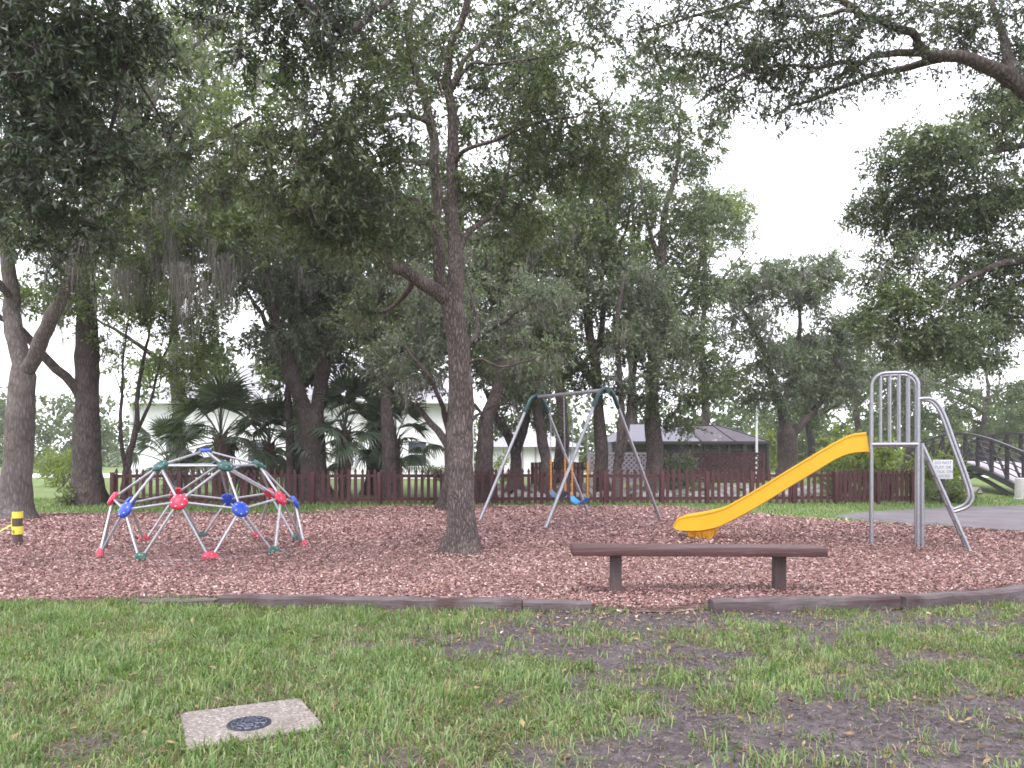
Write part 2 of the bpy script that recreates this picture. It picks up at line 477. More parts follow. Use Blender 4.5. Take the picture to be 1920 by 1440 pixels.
t.links.new(c, b.inputs['Base Color']); b.inputs['Roughness'].default_value = 0.95
bump(t, b, mixc(t, f1, f3, 0.4), 1.0, 0.05)
M['lawn'] = m
m, t, b = newmat('far_lawn')
f1 = noise(t, 0.35, 5); f2 = noise(t, 14, 5)
c = ramp(t, f1, [(0.3, (0.085, 0.135, 0.032)), (0.55, (0.12, 0.17, 0.042)), (0.75, (0.16, 0.19, 0.06))])
c = mixc(t, c, (0.07, 0.085, 0.03), ramp(t, f2, [(0.45, (0, 0, 0)), (0.7, (0.6, 0.6, 0.6))]))
t.links.new(c, b.inputs['Base Color']); b.inputs['Roughness'].default_value = 0.95
bump(t, b, f2, 0.8, 0.05)
M['far_lawn'] = m
M['grass'] = leafmat('grass', [(0.070, 0.125, 0.040), (0.115, 0.185, 0.062), (0.17, 0.245, 0.095), (0.29, 0.32, 0.18)], 0.35, 0.5, 0.3, 4.5, (1.22, 1.16, 0.95))
M['straw'] = leafmat('straw', [(0.20, 0.155, 0.10), (0.30, 0.24, 0.16), (0.14, 0.09, 0.07)], 0.2, 0.8, 0.2, 2)
M['dead_leaf'] = leafmat('dead_leaf', [(0.07, 0.04, 0.025), (0.16, 0.10, 0.055), (0.28, 0.21, 0.12)], 0.1, 0.7, 0.3, 3)
M['path'] = simple('path', (0.145, 0.130, 0.142), (0.085, 0.074, 0.082), 1.2, 0.95, bmp=0.5, lo=0.35, hi=0.7)
M['road'] = simple('road', (0.52, 0.50, 0.52), (0.46, 0.44, 0.46), 1.0, 0.9)
# insect screen: fine dark cloth one sees through
m, t, b = newmat('screen')
b.inputs['Base Color'].default_value = (0.03, 0.026, 0.03, 1)
b.inputs['Roughness'].default_value = 0.9
tb = t.nodes.new('ShaderNodeBsdfTransparent'); ms = t.nodes.new('ShaderNodeMixShader'); ms.inputs[0].default_value = 0.62
t.links.new(tb.outputs[0], ms.inputs[1]); t.links.new(b.outputs[0], ms.inputs[2])
t.links.new(ms.outputs[0], t.nodes['Material Output'].inputs[0])
M['screen'] = m
m, t, b = newmat('screen_roof')
b.inputs['Base Color'].default_value = (0.10, 0.085, 0.105, 1)
b.inputs['Roughness'].default_value = 0.9
tb = t.nodes.new('ShaderNodeBsdfTransparent'); ms = t.nodes.new('ShaderNodeMixShader'); ms.inputs[0].default_value = 0.8
t.links.new(tb.outputs[0], ms.inputs[1]); t.links.new(b.outputs[0], ms.inputs[2])
t.links.new(ms.outputs[0], t.nodes['Material Output'].inputs[0])
M['screen_roof'] = m

# ================================================================== THE SETTING
def sheet(name, poly, z, mat, kind='structure'):
    bm = bmesh.new()
    vs = [bm.verts.new((p[0], p[1], z)) for p in poly]
    f = bm.faces.new(vs)
    if f.normal.z < 0: f.normal_flip()
    bmesh.ops.triangulate(bm, faces=[f])
    me = bpy.data.meshes.new(name)
    bm.normal_update()
    for f in bm.faces:
        if f.normal.z < 0: f.normal_flip()
    bm.to_mesh(me); bm.free()
    me.materials.append(mat)
    return tag(link(name, me), kind=kind)

sheet('ground', [(-900, -60), (900, -60), (900, 1500), (-900, 1500)], 0.0, M['far_lawn'])

front_px = [(-160, 1131), (120, 1134), (300, 1131), (410, 1128), (560, 1134), (700, 1139), (980, 1141), (1110, 1142), (1180, 1150), (1260, 1151),
            (1345, 1143), (1520, 1132), (1690, 1127), (1800, 1117), (1990, 1100)]
rear_px = [(2080, 1012), (1920, 1005), (1760, 992), (1640, 985), (1540, 976), (1420, 966), (1320, 959), (1250, 952), (1100, 948), (930, 949),
           (850, 950), (740, 951), (650, 955), (600, 962), (540, 966), (300, 965), (60, 967), (-160, 968)]
mulch_poly = [G(*p) for p in front_px] + [G(*p) for p in rear_px]
mulch_poly = np.array(mulch_poly)
sheet('mulch_bed', mulch_poly, 0.016, M['chip_bed'])
path_poly = [G(*p) for p in [(1560, 968), (1600, 962), (1690, 957), (1800, 951), (2000, 947), (2150, 950), (2150, 1006), (1920, 1001), (1760, 988), (1690, 984), (1600, 975)]]
sheet('path', path_poly, 0.008, M['path'])
sheet('road', [(-80, 45.5), (60, 45.5), (60, 54), (-80, 54)], 0.012, M['road'])

# near lawn: a fine sheet with uneven soil
SLAB_C = np.array([G(338, 1348), G(563, 1319), G(609, 1374), G(350, 1418)])
patches = [(-0.25, 6.15, 0.9, 0.35, 0.75), (0.1, 5.7, 1.0, 0.25, 0.65), (1.2, 6.8, 1.1, 0.35, 0.95), (1.0, 5.55, 0.5, 0.3, 0.6), (0.75, 4.95, 0.35, 0.22, 0.55),
           (2.15, 3.95, 1.35, 0.42, 1.2), (3.0, 4.35, 1.0, 0.30, 1.1), (0.9, 4.1, 0.4, 0.2, 0.6), (2.2, 6.95, 1.6, 0.22, 0.9), (1.55, 4.6, 0.3, 0.25, 0.5),
           (1.6, 5.6, 0.5, 0.2, 0.4), (3.6, 6.7, 0.8, 0.2, 0.5), (-2.75, 4.3, 0.22, 0.16, 0.5), (-1.2, 7.0, 0.5, 0.1, 0.4), (0.35, 3.75, 0.5, 0.2, 0.5)]
def bare(x, y):
    b = np.zeros_like(x, dtype=float)
    for (cx, cy, rx, ry, s) in patches:
        b += s * np.exp(-(((x - cx) / rx) ** 2 + ((y - cy) / ry) ** 2))
    n = 0.45 * vnoise(x, y, 0.33, 3) + 0.33 * vnoise(x, y, 0.12, 5) + 0.22 * vnoise(x, y, 0.05, 7)
    n2 = vnoise(x, y, 0.55, 9)
    side = np.clip((x + 0.9) / 1.6, 0, 1) * (0.42 + 0.25 * np.clip((y - 4.8) / 1.5, 0, 1))
    v = b * (0.15 + 1.5 * n) + side * n * 1.2 + np.clip(n - 0.54, 0, 1) * 1.9 * (0.3 + 1.2 * n2)
    return np.clip((v - 0.18) * 1.7, 0, 1)
xs, ys = np.arange(-7.0, 7.01, 0.07), np.arange(2.9, 7.95, 0.06)
gx, gy = np.meshgrid(xs, ys)
gb = bare(gx, gy)
fade = np.clip((7.1 - gy) / 0.6, 0, 1)
gz = 0.004 + fade * (0.02 * vnoise(gx, gy, 0.5, 1) + 0.012 * vnoise(gx, gy, 0.13, 2))
nx, ny = len(xs), len(ys)
ii = (np.arange(ny - 1)[:, None] * nx + np.arange(nx - 1)[None, :])
q = np.stack([ii, ii + 1, ii + nx + 1, ii + nx], -1).reshape(-1, 4)
cen = np.stack([gx, gy, gz], -1).reshape(-1, 3)
cq = cen[q].mean(1)
q = q[~inside(SLAB_C, cq[:, 0], cq[:, 1])]
me = raw_mesh('lawn', cen, q, None, M['lawn'], True)
me.attributes.new('bare', 'FLOAT', 'POINT').data.foreach_set('value', gb.ravel().astype(np.float32))
tag(link('lawn', me), kind='structure')
def lawn_z(x, y):
    f = np.clip((7.1 - y) / 0.6, 0, 1)
    return 0.004 + f * (0.02 * vnoise(x, y, 0.5, 1) + 0.012 * vnoise(x, y, 0.13, 2))

# ------------------------------------------------------------------ wood chips
def chips(x, y, z0, lmin, lmax):
    n = len(x)
    L = rng.uniform(lmin, lmax, n); W = L * rng.uniform(0.25, 0.5, n); T = W * rng.uniform(0.12, 0.3, n)
    az = rng.uniform(0, 2 * PI, n); pit = rng.normal(0, 0.2, n); rol = rng.normal(0, 0.25, n)
    d = np.stack([np.cos(az) * np.cos(pit), np.sin(az) * np.cos(pit), np.sin(pit)], -1)
    s = np.stack([-np.sin(az) * np.cos(rol), np.cos(az) * np.cos(rol), np.sin(rol)], -1)
    u = np.cross(d, s)
    c = np.stack([x, y, z0 + rng.uniform(0, 0.022, n) + np.abs(np.sin(pit)) * L * 0.35], -1)
    a1, a2, a3, a4 = rng.uniform(0.6, 1.0, (4, n, 1))
    Lh, Wh = (L / 2)[:, None], (W / 2)[:, None]
    vs = np.stack([c - d * Lh * a1 - s * Wh * a2, c + d * Lh * a3 - s * Wh * a4 * 0.8 + u * T[:, None], c + d * Lh * a2 + s * Wh * a1, c - d * Lh * a4 + s * Wh * a3 + u * T[:, None] * 1.5], 1)
    q = np.arange(n * 4).reshape(-1, 4)
    return vs.reshape(-1, 3), q
def scatter(x0, x1, y0, y1, dens):
    n = int((x1 - x0) * (y1 - y0) * dens)
    return rng.uniform(x0, x1, n), rng.uniform(y0, y1, n)
def in_view(x, y, m=0.8):
    return np.abs(x) < 0.645 * y + m
vv, qq, off = [], [], 0
for (y0, y1, dens, l0, l1) in ((7.0, 9.0, 3000, 0.016, 0.055), (9.0, 12.0, 1600, 0.02, 0.06), (12.0, 16.0, 850, 0.026, 0.085), (16.0, 21.0, 380, 0.035, 0.10)):
    x, y = scatter(-14.5, 14.5, y0, y1, dens)
    k = in_view(x, y) & inside(mulch_poly, x + 0.08 * (vnoise(x, y, 0.3, 11) - 0.5), y + 0.12 * (vnoise(x, y, 0.2, 12) - 0.5))
    x, y = x[k], y[k]
    v_, q_ = chips(x, y, 0.018 + 0.04 * vnoise(x, y, 0.9, 21) + 0.012 * vnoise(x, y, 0.25, 22), l0, l1)
    vv.append(v_); qq.append(q_ + off); off += len(v_)
# chips kicked out on to the bare soil in front
x, y = scatter(-3.5, 5.2, 6.0, 7.5, 420)
pr = np.exp(-np.clip(7.35 - y, 0, 9) * 2.6) * (0.25 + 0.9 * np.exp(-((x - 1.2) / 0.9) ** 2))
k = (rng.random(len(x)) < pr) & ~inside(mulch_poly, x, y)
v_, q_ = chips(x[k], y[k], lawn_z(x[k], y[k]) + 0.002, 0.02, 0.055)
vv.append(v_); qq.append(q_ + off)
o = link('wood_chips', raw_mesh('wood_chips', np.concatenate(vv), np.concatenate(qq), None, M['chip']))
tag(o, 'reddish brown wood chips covering the play area', 'wood chips', kind='stuff')

# ------------------------------------------------------------------ grass
def blades(x, y, z, lmin, lmax, wmin, wmax, lean=1.15):
    n = len(x)
    L = rng.uniform(lmin, lmax, n); W = rng.uniform(wmin, wmax, n)
    az = rng.normal(0, 1.0, n) + 4 * PI * vnoise(x, y, 0.22, 77); le = np.abs(rng.normal(0, lean, n)) + 0.15
    d = np.stack([np.cos(az), np.sin(az), np.zeros(n)], -1)
    s = np.stack([-np.sin(az), np.cos(az), np.zeros(n)], -1)
    up = np.array([0, 0, 1.0])
    p0 = np.stack([x, y, z], -1)
    p1 = p0 + up * (L * 0.55 * np.cos(le * 0.6))[:, None] + d * (L * 0.55 * np.sin(le * 0.6))[:, None]
    p2 = p1 + up * (L * 0.5 * np.cos(le * 1.9))[:, None] + d * (L * 0.5 * np.sin(le * 1.9))[:, None]
    vs = np.stack([p0 - s * (W / 2)[:, None], p0 + s * (W / 2)[:, None], p1 + s * (W * 0.45)[:, None], p1 - s * (W * 0.45)[:, None], p2], 1)
    b0 = np.arange(n)[:, None] * 5
    return vs.reshape(-1, 3), b0 + np.array([[0, 1, 2, 3]]), b0 + np.array([[3, 2, 4]])
def join(parts):
    V, Q, T, o = [], [], [], 0
    for v, q, t in parts:
        V.append(v); Q.append(q + o); T.append(t + o); o += len(v)
    return np.concatenate(V), np.concatenate(Q), np.concatenate(T)
x, y = scatter(-5.6, 5.6, 3.3, 7.75, 5200)
k = in_view(x, y, 0.35)
x, y = x[k], y[k]
bb = bare(x, y)
tuft = 0.6 * vnoise(x, y, 0.16, 31) + 0.4 * vnoise(x, y, 0.07, 33)
keep = (rng.random(len(x)) > bb * 1.12 - 0.02 - 0.5 * np.clip(tuft - 0.52, 0, 1) / 0.3) & (tuft + 0.35 * rng.random(len(x)) > 0.30 + 0.25 * bb)
keep &= ~inside(SLAB_C, x, y)
fy = G(0, 1136)[1]
keep &= ~inside(mulch_poly, x, y - 0.05)
x, y, bb = x[keep], y[keep], bb[keep]
green = rng.random(len(x)) > 0.06 + 0.42 * vnoise(x, y, 0.4, 61) ** 2 + 0.10 * vnoise(x, y, 0.11, 62) + 0.12 * bb
ln = 0.7 + 0.6 * vnoise(x, y, 0.35, 41)
pa = []
for lo_, hi_, a, b_ in ((0, 0.9, 0.025, 0.075), (0.9, 1.1, 0.03, 0.095), (1.1, 2, 0.04, 0.125)):
    s_ = green & (ln >= lo_) & (ln < hi_)
    pa.append(blades(x[s_], y[s_], lawn_z(x[s_], y[s_]), a, b_, 0.0035, 0.0095))
v, q, t_ = join(pa)
o = link('grass', raw_mesh('grass', v, q, t_, M['grass']))
tag(o, 'short patchy green lawn grass in front of the play area', 'grass', kind='stuff')
s_ = ~green
xs2, ys2 = scatter(-5.2, 5.4, 3.4, 7.2, 300)
k = in_view(xs2, ys2, 0.2) & (bare(xs2, ys2) > 0.15) & ~inside(SLAB_C, xs2, ys2)
x2, y2 = np.concatenate([x[s_], xs2[k]]), np.concatenate([y[s_], ys2[k]])
v, q, t_ = blades(x2, y2, lawn_z(x2, y2), 0.025, 0.08, 0.002, 0.005, 1.9)
tag(link('dry_grass', raw_mesh('dry_grass', v, q, t_, M['straw'])), 'dry straw coloured grass among the green blades', 'dry grass', kind='stuff')
x, y = scatter(-4.5, 5.6, 3.35, 7.6, 1500)
bb = bare(x, y)
k = in_view(x, y, 0.2) & (rng.random(len(x)) < bb * 1.1) & ~inside(SLAB_C, x, y) & ~inside(mulch_poly, x, y)
v_, q_ = chips(x[k], y[k], lawn_z(x[k], y[k]) - 0.008, 0.006, 0.030)
tag(link('soil_litter', raw_mesh('soil_litter', v_, q_, None, M['litter'])), 'crumbs of soil, bark and leaf litter on the bare patches', 'litter', kind='stuff')
x, y = scatter(-7.5, 8, 3.4, 13, 34)
k = in_view(x, y, 0.2) & ~inside(SLAB_C, x, y)
x, y = x[k], y[k]
z = np.where(inside(mulch_poly, x, y), 0.055 + 0.03 * vnoise(x, y, 0.9, 21), lawn_z(x, y) + 0.02)
n_ = len(x); az = rng.uniform(0, 2 * PI, n_)
LQ = (np.stack([x, y, z], -1), np.stack([np.cos(az), np.sin(az), rng.normal(0, 0.25, n_)], -1), np.stack([rng.normal(0, 0.3, n_), rng.normal(0, 0.3, n_), np.ones(n_)], -1), rng.uniform(0.03, 0.065, n_))
v_, q_ = leaf_quads(LQ[0], LQ[1] / np.linalg.norm(LQ[1], axis=1)[:, None], LQ[2], LQ[3], LQ[3] * 0.4)
tag(link('fallen_leaves', raw_mesh('fallen_leaves', v_, q_, None, M['dead_leaf'])), 'scattered brown oak leaves lying on the wood chips and lawn', 'fallen leaves', kind='stuff')
# far grass: strip before the fence, right-hand verge
pa = []
x, y = scatter(-15, 4, 18.0, 24.5, 260)
k = in_view(x, y) & ~inside(mulch_poly, x, y) & ((x < -1) | (y > 20.5))
pa.append(blades(x[k], y[k], np.zeros(k.sum()), 0.06, 0.16, 0.012, 0.022))
x, y = scatter(2.5, 17, 14.0, 26, 130)
k = in_view(x, y) & ~inside(mulch_poly, x, y) & ~inside(path_poly, x, y + 0.25 * (vnoise(x, y, 0.5, 51) - 0.5))
pa.append(blades(x[k], y[k], np.zeros(k.sum()), 0.05, 0.14, 0.012, 0.022))
v, q, t_ = join(pa)
tag(link('grass', raw_mesh('verge_grass', v, q, t_, M['grass'])), 'green grass verge along the picket fence behind the wood chips', 'grass', kind='stuff')

# ================================================================== TREES
def foliage(centers, outs, R, per, lsize, ratio=0.40, twigs=7, droop=0.25, flat=0.75):
    n = len(centers)
    tw = unit(outs[:, None, :] * 0.45 + rng.normal(0, 1, (n, twigs, 3)) * np.array([1, 1, flat]))
    tl = R * rng.uniform(0.5, 1.15, (n, twigs))
    k = max(1, per // twigs)
    tt = rng.uniform(0.12, 1.0, (n, twigs, k))
    pos = centers[:, None, None, :] + tw[:, :, None, :] * (tl[:, :, None] * tt)[..., None] + rng.normal(0, 0.05 * R, (n, twigs, k, 3))
    pos[..., 2] -= droop * R * tt ** 2
    dr = unit(tw[:, :, None, :] * 0.7 + rng.normal(0, 0.7, (n, twigs, k, 3)) + np.array([0, 0, -droop]))
    nr = unit(rng.normal(0, 0.75, (n, twigs, k, 3)) + np.array([0, 0, 0.8]))
    pos, dr, nr = pos.reshape(-1, 3), dr.reshape(-1, 3), nr.reshape(-1, 3)
    L = lsize * rng.uniform(0.5, 1.5, len(pos))
    tips = centers[:, None, :] + tw * tl[..., None]
    tips[..., 2] -= droop * R
    return leaf_quads(pos, dr, nr, L, L * ratio), tips
def moss_strands(anchors, length, strands=26, spread=0.13, width=0.011):
    n = len(anchors) * strands
    a = np.repeat(anchors, strands, 0) + rng.normal(0, 1, (n, 3)) * np.array([spread, spread, 0.05])
    rr_ = ((a - np.repeat(anchors, strands, 0))[:, :2] ** 2).sum(1) / spread ** 2
    L = np.repeat(rng.uniform(length[0], length[1], len(anchors)) * rng.uniform(0.25, 1, len(anchors)) ** 1.2, strands) * rng.uniform(0.45, 1.0, n) * np.exp(-0.45 * rr_)
    az = rng.uniform(0, PI, n)
    s = np.stack([np.cos(az), np.sin(az), np.zeros(n)], -1)
    seg = 3
    rows = []
    drift = rng.normal(0, 0.09, (n, 3))
    for i in range(seg + 1):
        t = i / seg
        p = a + drift * t * L[:, None] + rng.normal(0, 0.022, (n, 3)) * (1 if i else 0)
        p[:, 2] = a[:, 2] - L * t
        wd = width * (0.9 if i == 0 else 1.0) * (1 - 0.75 * t) * rng.uniform(0.6, 1.3, n)
        rows.append(np.stack([p - s * wd[:, None], p + s * wd[:, None]], 1))
    v = np.stack(rows, 1).reshape(n, -1, 3)
    b0 = np.arange(n)[:, None, None] * (2 * (seg + 1))
    f = np.array([[2 * i, 2 * i + 1, 2 * i + 3, 2 * i + 2] for i in range(seg)])[None]
    return v.reshape(-1, 3), (b0 + f).reshape(-1, 4)
def blob_points(blobs):
    out = []
    for (c, r, n) in blobs:
        d = unit(rng.normal(0, 1, (n, 3)))
        out.append(np.asarray(c) + d * (rng.random(n) ** 0.45)[:, None] * np.asarray(r))
    return np.concatenate(out)

def grow_tree(name, label, limbs, blobs, leaf='leaf_oak', bark='bark_bg', R=0.55, per=77, lsize=0.125, ratio=0.42, moss=0, moss_len=(0.4, 1.2),
              clear=2.0, rtip=0.006, twig_tubes=False, droop=0.25, group=None, cat='tree', flare=True, sides=10, moss_pts=None, moss_w=0.009, strands=29):
    """limbs: [(points, radius at start, radius at end)], the first is the trunk; blobs: [(centre, radii, clusters)]"""
    base = np.array([limbs[0][0][0][0], limbs[0][0][0][1], 0.0])
    pos, par, hand, chains = [], [], [], []
    for li, (pts, r0, r1) in enumerate(limbs):
        c = spline(pts, 0.22)
        c[1:] += rng.normal(0, 0.012, (len(c) - 1, 3)) * min(1, r0 / 0.08)
        s = np.linspace(0, 1, len(c))
        rr = r0 + (r1 - r0) * s ** 0.8
        if li == 0 and flare:
            hgt = c[:, 2] - c[0, 2]
            rr = rr * (1 + 0.55 * np.exp(-hgt / 0.22) + 0.12 * np.exp(-hgt / 0.9))
            c[0, 2] -= 0.08
        p0 = -1
        if li > 0:
            A = np.array(pos)
            p0 = int(np.argmin(((A - c[0]) ** 2).sum(1)))
        ids = []
        for j in range(len(c)):
            if li > 0 and j == 0: continue
            pos.append(c[j]); par.append(p0); hand.append(rr[j]); p0 = len(pos) - 1; ids.append(p0)
    nh = len(pos)
    cap = nh + 40000
    A = np.zeros((cap, 3)); A[:nh] = pos
    par = par + []; cnt = nh
    C = blob_points(blobs)
    d0 = np.array([((A[:nh] - c) ** 2).sum(1).min() for c in C])
    C = C[np.argsort(d0)]
    grow_ok = np.zeros(cap, bool); grow_ok[:nh] = A[:nh, 2] > clear
    if not grow_ok.any(): grow_ok[nh - 1] = True
    outs = []
    for c in C:
        idx = np.nonzero(grow_ok[:cnt])[0]
        dv = c - A[idx]
        dist = np.sqrt((dv ** 2).sum(1)) + 0.45 * np.maximum(0, -dv[:, 2])
        k = idx[int(np.argmin(dist))]
        p0 = A[k]; L = np.linalg.norm(c - p0) + 1e-6
        pd = unit(p0 - A[par[k]]) if par[k] >= 0 else np.array([0, 0, 1.0])
        m = p0 + pd * 0.35 * L + np.array([0, 0, 0.08 * L]) + rng.normal(0, 0.06 * L, 3)
        ns = max(1, int(math.ceil(L / 0.32)))
        last = k
        for j in range(1, ns + 1):
            t = j / ns
            p = (1 - t) ** 2 * p0 + 2 * t * (1 - t) * m + t * t * c
            if j < ns: p = p + rng.normal(0, 0.02, 3)
            A[cnt] = p; par.append(last); hand.append(0.0); grow_ok[cnt] = True
            last = cnt; cnt += 1
        outs.append(unit(c - m))
    outs = np.array(outs)
    par = np.array(par); hand = np.array(hand)
    num = np.zeros(cnt); kids = [[] for _ in range(cnt)]
    for i in range(cnt):
        if par[i] >= 0: kids[par[i]].append(i)
    for i in range(cnt - 1, -1, -1):      # children always come after their parent
        if not kids[i]: num[i] += 1
        if par[i] >= 0: num[par[i]] += num[i]
    rad = np.where(hand > 0, np.maximum(hand, 0), np.minimum(rtip * num ** 0.5, 0.09))
    for i in range(nh, cnt):
        rad[i] = min(rad[i], rad[par[i]] * 0.85)
    # tubes
    V, Q, o = [], [], 0
    stack = [0]
    while stack:
        i = stack.pop()
        ch = [i]
        while kids[ch[-1]]:
            ks = sorted(kids[ch[-1]], key=lambda q_: (hand[q_] > 0, rad[q_] if hand[q_] > 0 else num[q_]))
            ch.append(ks[-1]); stack.extend(ks[:-1])
        pp = A[ch]; rr = rad[ch].copy()
        if par[i] >= 0:
            pp = np.vstack([A[par[i]], pp]); rr = np.concatenate([[min(rr[0] * 1.15, rad[par[i]])], rr])
        if len(pp) < 2: continue
        ns = sides if rr.max() > 0.1 else (7 if rr.max() > 0.035 else (4 if rr.max() > 0.014 else 3))
        if ns >= 10:
            rr = rr * (1 + 0.05 * np.sin(pp[:, 2] * 3.1 + 1.7) + rng.normal(0, 0.018, len(rr)))
        v, q = tube_arrays(pp, rr, ns)
        if ns >= 10:      # root flutes and knotty unevenness
            th = np.tile(np.arange(ns), len(pp)); hz = np.repeat(pp[:, 2], ns)
            ctr = np.repeat(pp, ns, 0)
            fl = 1 + 0.13 * np.sin(th * 2 * PI / ns * 3 + 1.0) * np.exp(-np.clip(hz, 0, 9) / 0.35) + 0.035 * np.sin(th * 2 * PI / ns * 2 + hz * 1.4)
            v = ctr + (v - ctr) * fl[:, None]
        V.append(v); Q.append(q + o); o += len(v)
    (lv, lq), tips = foliage(C, outs, R, per, lsize, ratio, droop=droop)
    if twig_tubes:
        n, tw, _ = tips.shape
        a = np.repeat(C, tw, 0); b = tips.reshape(-1, 3)
        d = unit(b - a); s1 = unit(np.cross(d, np.array([0.3, 0.2, 0.9]))); s2 = np.cross(d, s1)
        r_ = 0.005
        tri = [s1 * r_, (-0.5 * s1 + 0.87 * s2) * r_, (-0.5 * s1 - 0.87 * s2) * r_]
        vv_ = np.stack([a + tri[0], a + tri[1], a + tri[2], b + tri[0] * 0.4, b + tri[1] * 0.4, b + tri[2] * 0.4], 1).reshape(-1, 3)
        b0 = np.arange(len(a))[:, None, None] * 6
        qq_ = (b0 + np.array([[[0, 1, 4, 3], [1, 2, 5, 4], [2, 0, 3, 5]]])).reshape(-1, 4)
        V.append(vv_); Q.append(qq_ + o); o += len(vv_)
    root = thing(name, label, cat, base, group)
    link('trunk', raw_mesh(name + '_trunk', np.concatenate(V) - base, np.concatenate(Q), None, M[bark], True), root)
    link('crown', raw_mesh(name + '_crown', lv - base, lq, None, M[leaf]), root)
    if moss:
        cand = A[nh:cnt]
        pick = cand[rng.choice(len(cand), moss)]
        if moss_pts is not None and len(moss_pts): pick = np.vstack([pick, moss_pts + rng.normal(0, 1, moss_pts.shape) * np.array([0.25, 0.6, 0.45])])
        mv, mq = moss_strands(pick, moss_len, strands, width=moss_w)
        tag(link('spanish_moss', raw_mesh(name + '_moss', mv - base, mq, None, M['moss']), root), kind='stuff')
    return root
def L(D, pts, r0, r1, bow=0.0):
    """limb through pixels at depth D; each point is (px, py) or (px, py, depth offset)"""
    return ([P(p[0], p[1], D + (p[2] if len(p) > 2 else 0)) for p in pts], r0, r1)
def B(D, items):
    """blobs (px, py, depth offset, radius x, radius z, clusters)"""
    return [(P(px, py, D + dy), (rx, max(rx, 0.9), rz), n) for (px, py, dy, rx, rz, n) in items]
def foot(px, py):
    return tuple(G(px, py))

# the big oak in the middle of the play area
D = 11.15
trunk = ([G(866, 1043), P(865, 990, D), P(864, 900, D), P(863, 800, D), P(862, 700, D), P(857, 620, D), P(849, 570, D)], 0.185, 0.165)
oak_limbs = [trunk,
    L(D, [(849, 570), (856, 520, 0.1), (853, 450, 0.2), (846, 390, 0.25), (849, 330, 0.3), (851, 280, 0.3), (845, 210, 0.3), (838, 150, 0.2), (850, 80), (880, 0, -0.2), (900, -110, -0.3)], 0.125, 0.04),
    L(D, [(849, 575), (826, 520, -0.1), (819, 440, -0.2), (818, 370, -0.25), (815, 300, -0.3), (808, 230, -0.3), (795, 180, -0.4), (775, 130, -0.5), (765, 60, -0.6), (782, -60, -0.7)], 0.095, 0.035),
    L(D, [(849, 575), (815, 545, -0.15), (775, 520, -0.35), (735, 498, -0.6), (700, 465, -0.9), (655, 440, -1.2), (600, 420, -1.5), (540, 395, -1.8)], 0.12, 0.03),
    L(D, [(772, 520, -0.35), (768, 540, -0.1), (745, 570, 0.3), (715, 585, 0.8), (680, 590, 1.2)], 0.055, 0.02),
    L(D, [(856, 470, 0.2), (885, 430, 0.3), (912, 413, 0.6), (940, 373, 0.9), (953, 320, 1.2), (960, 270, 1.6)], 0.055, 0.02),
    L(D, [(818, 410, -0.2), (795, 388, -0.5), (760, 370, -0.9), (730, 374, -1.3), (690, 380, -1.7)], 0.05, 0.018),
    L(D, [(868, 690), (890, 676, -0.1), (907, 674, -0.2), (935, 687, -0.3), (973, 682, -0.5), (1007, 668, -0.7)], 0.028, 0.008),
    L(D, [(868, 660), (884, 640, 0.05), (897, 613, 0.1), (887, 563, 0.2), (873, 517, 0.3)], 0.045, 0.015),
    L(D, [(849, 320, 0.3), (860, 292, 0.2), (882, 278, 0), (930, 262, -0.3), (993, 233, -0.7), (1083, 217, -1.1)], 0.045, 0.012),
    L(D, [(845, 180, 0.3), (867, 117, 0.5), (923, 60, 0.9), (963, 30, 1.2), (1040, -10, 1.6)], 0.045, 0.015),
    L(D, [(846, 165, 0.2), (885, 118, 0), (920, 120, -0.4), (985, 112, -0.8), (1060, 100, -1.1)], 0.035, 0.01),
    L(D, [(808, 235, -0.3), (770, 215, -0.9), (720, 225, -1.4), (660, 235, -1.9), (590, 250, -2.3)], 0.045, 0.012),
    L(D, [(815, 310, -0.3), (760, 300, 0.4), (690, 310, 1.1), (620, 320, 1.6)], 0.045, 0.012)]
oak_blobs = B(D, [(1060, 190, -0.8, 1.0, 0.75, 46), (980, 120, 0.3, 1.0, 0.7, 38), (1090, 300, 0.0, 0.75, 0.6, 34), (1000, 300, 1.0, 0.9, 0.55, 34), (920, 200, 1.3, 1.0, 0.7, 34), (900, 360, 0.8, 0.8, 0.4, 20),
                  (730, 130, 0.7, 1.0, 0.8, 44), (660, 230, -1.6, 1.1, 0.8, 54), (660, 320, 0.6, 0.9, 0.7, 44), (600, 390, -1.4, 0.9, 0.55, 40), (680, 420, -1.2, 0.8, 0.45, 30), (560, 300, -1.9, 0.9, 0.7, 40),
                  (700, 60, -1.0, 1.2, 0.7, 40), (860, 50, 1.6, 1.4, 0.8, 44), (1010, 30, 1.2, 1.1, 0.6, 34), (740, 430, 1.0, 0.8, 0.4, 24), (700, 580, 1.0, 0.6, 0.35, 14), (1000, 660, -0.6, 0.3, 0.2, 4), (960, 420, 1.2, 0.8, 0.4, 20),
                  (860, -120, 0, 2.8, 1.0, 60)])
grow_tree('oak_tree', 'large oak with forked grey-brown trunk standing alone in the wood chips', oak_limbs, oak_blobs, 'leaf_oak', 'bark', R=0.40, per=105, lsize=0.075, ratio=0.36, moss=300, moss_len=(0.15, 0.6),
          clear=4.0, rtip=0.005, twig_tubes=True, sides=20, strands=20, moss_w=0.004)

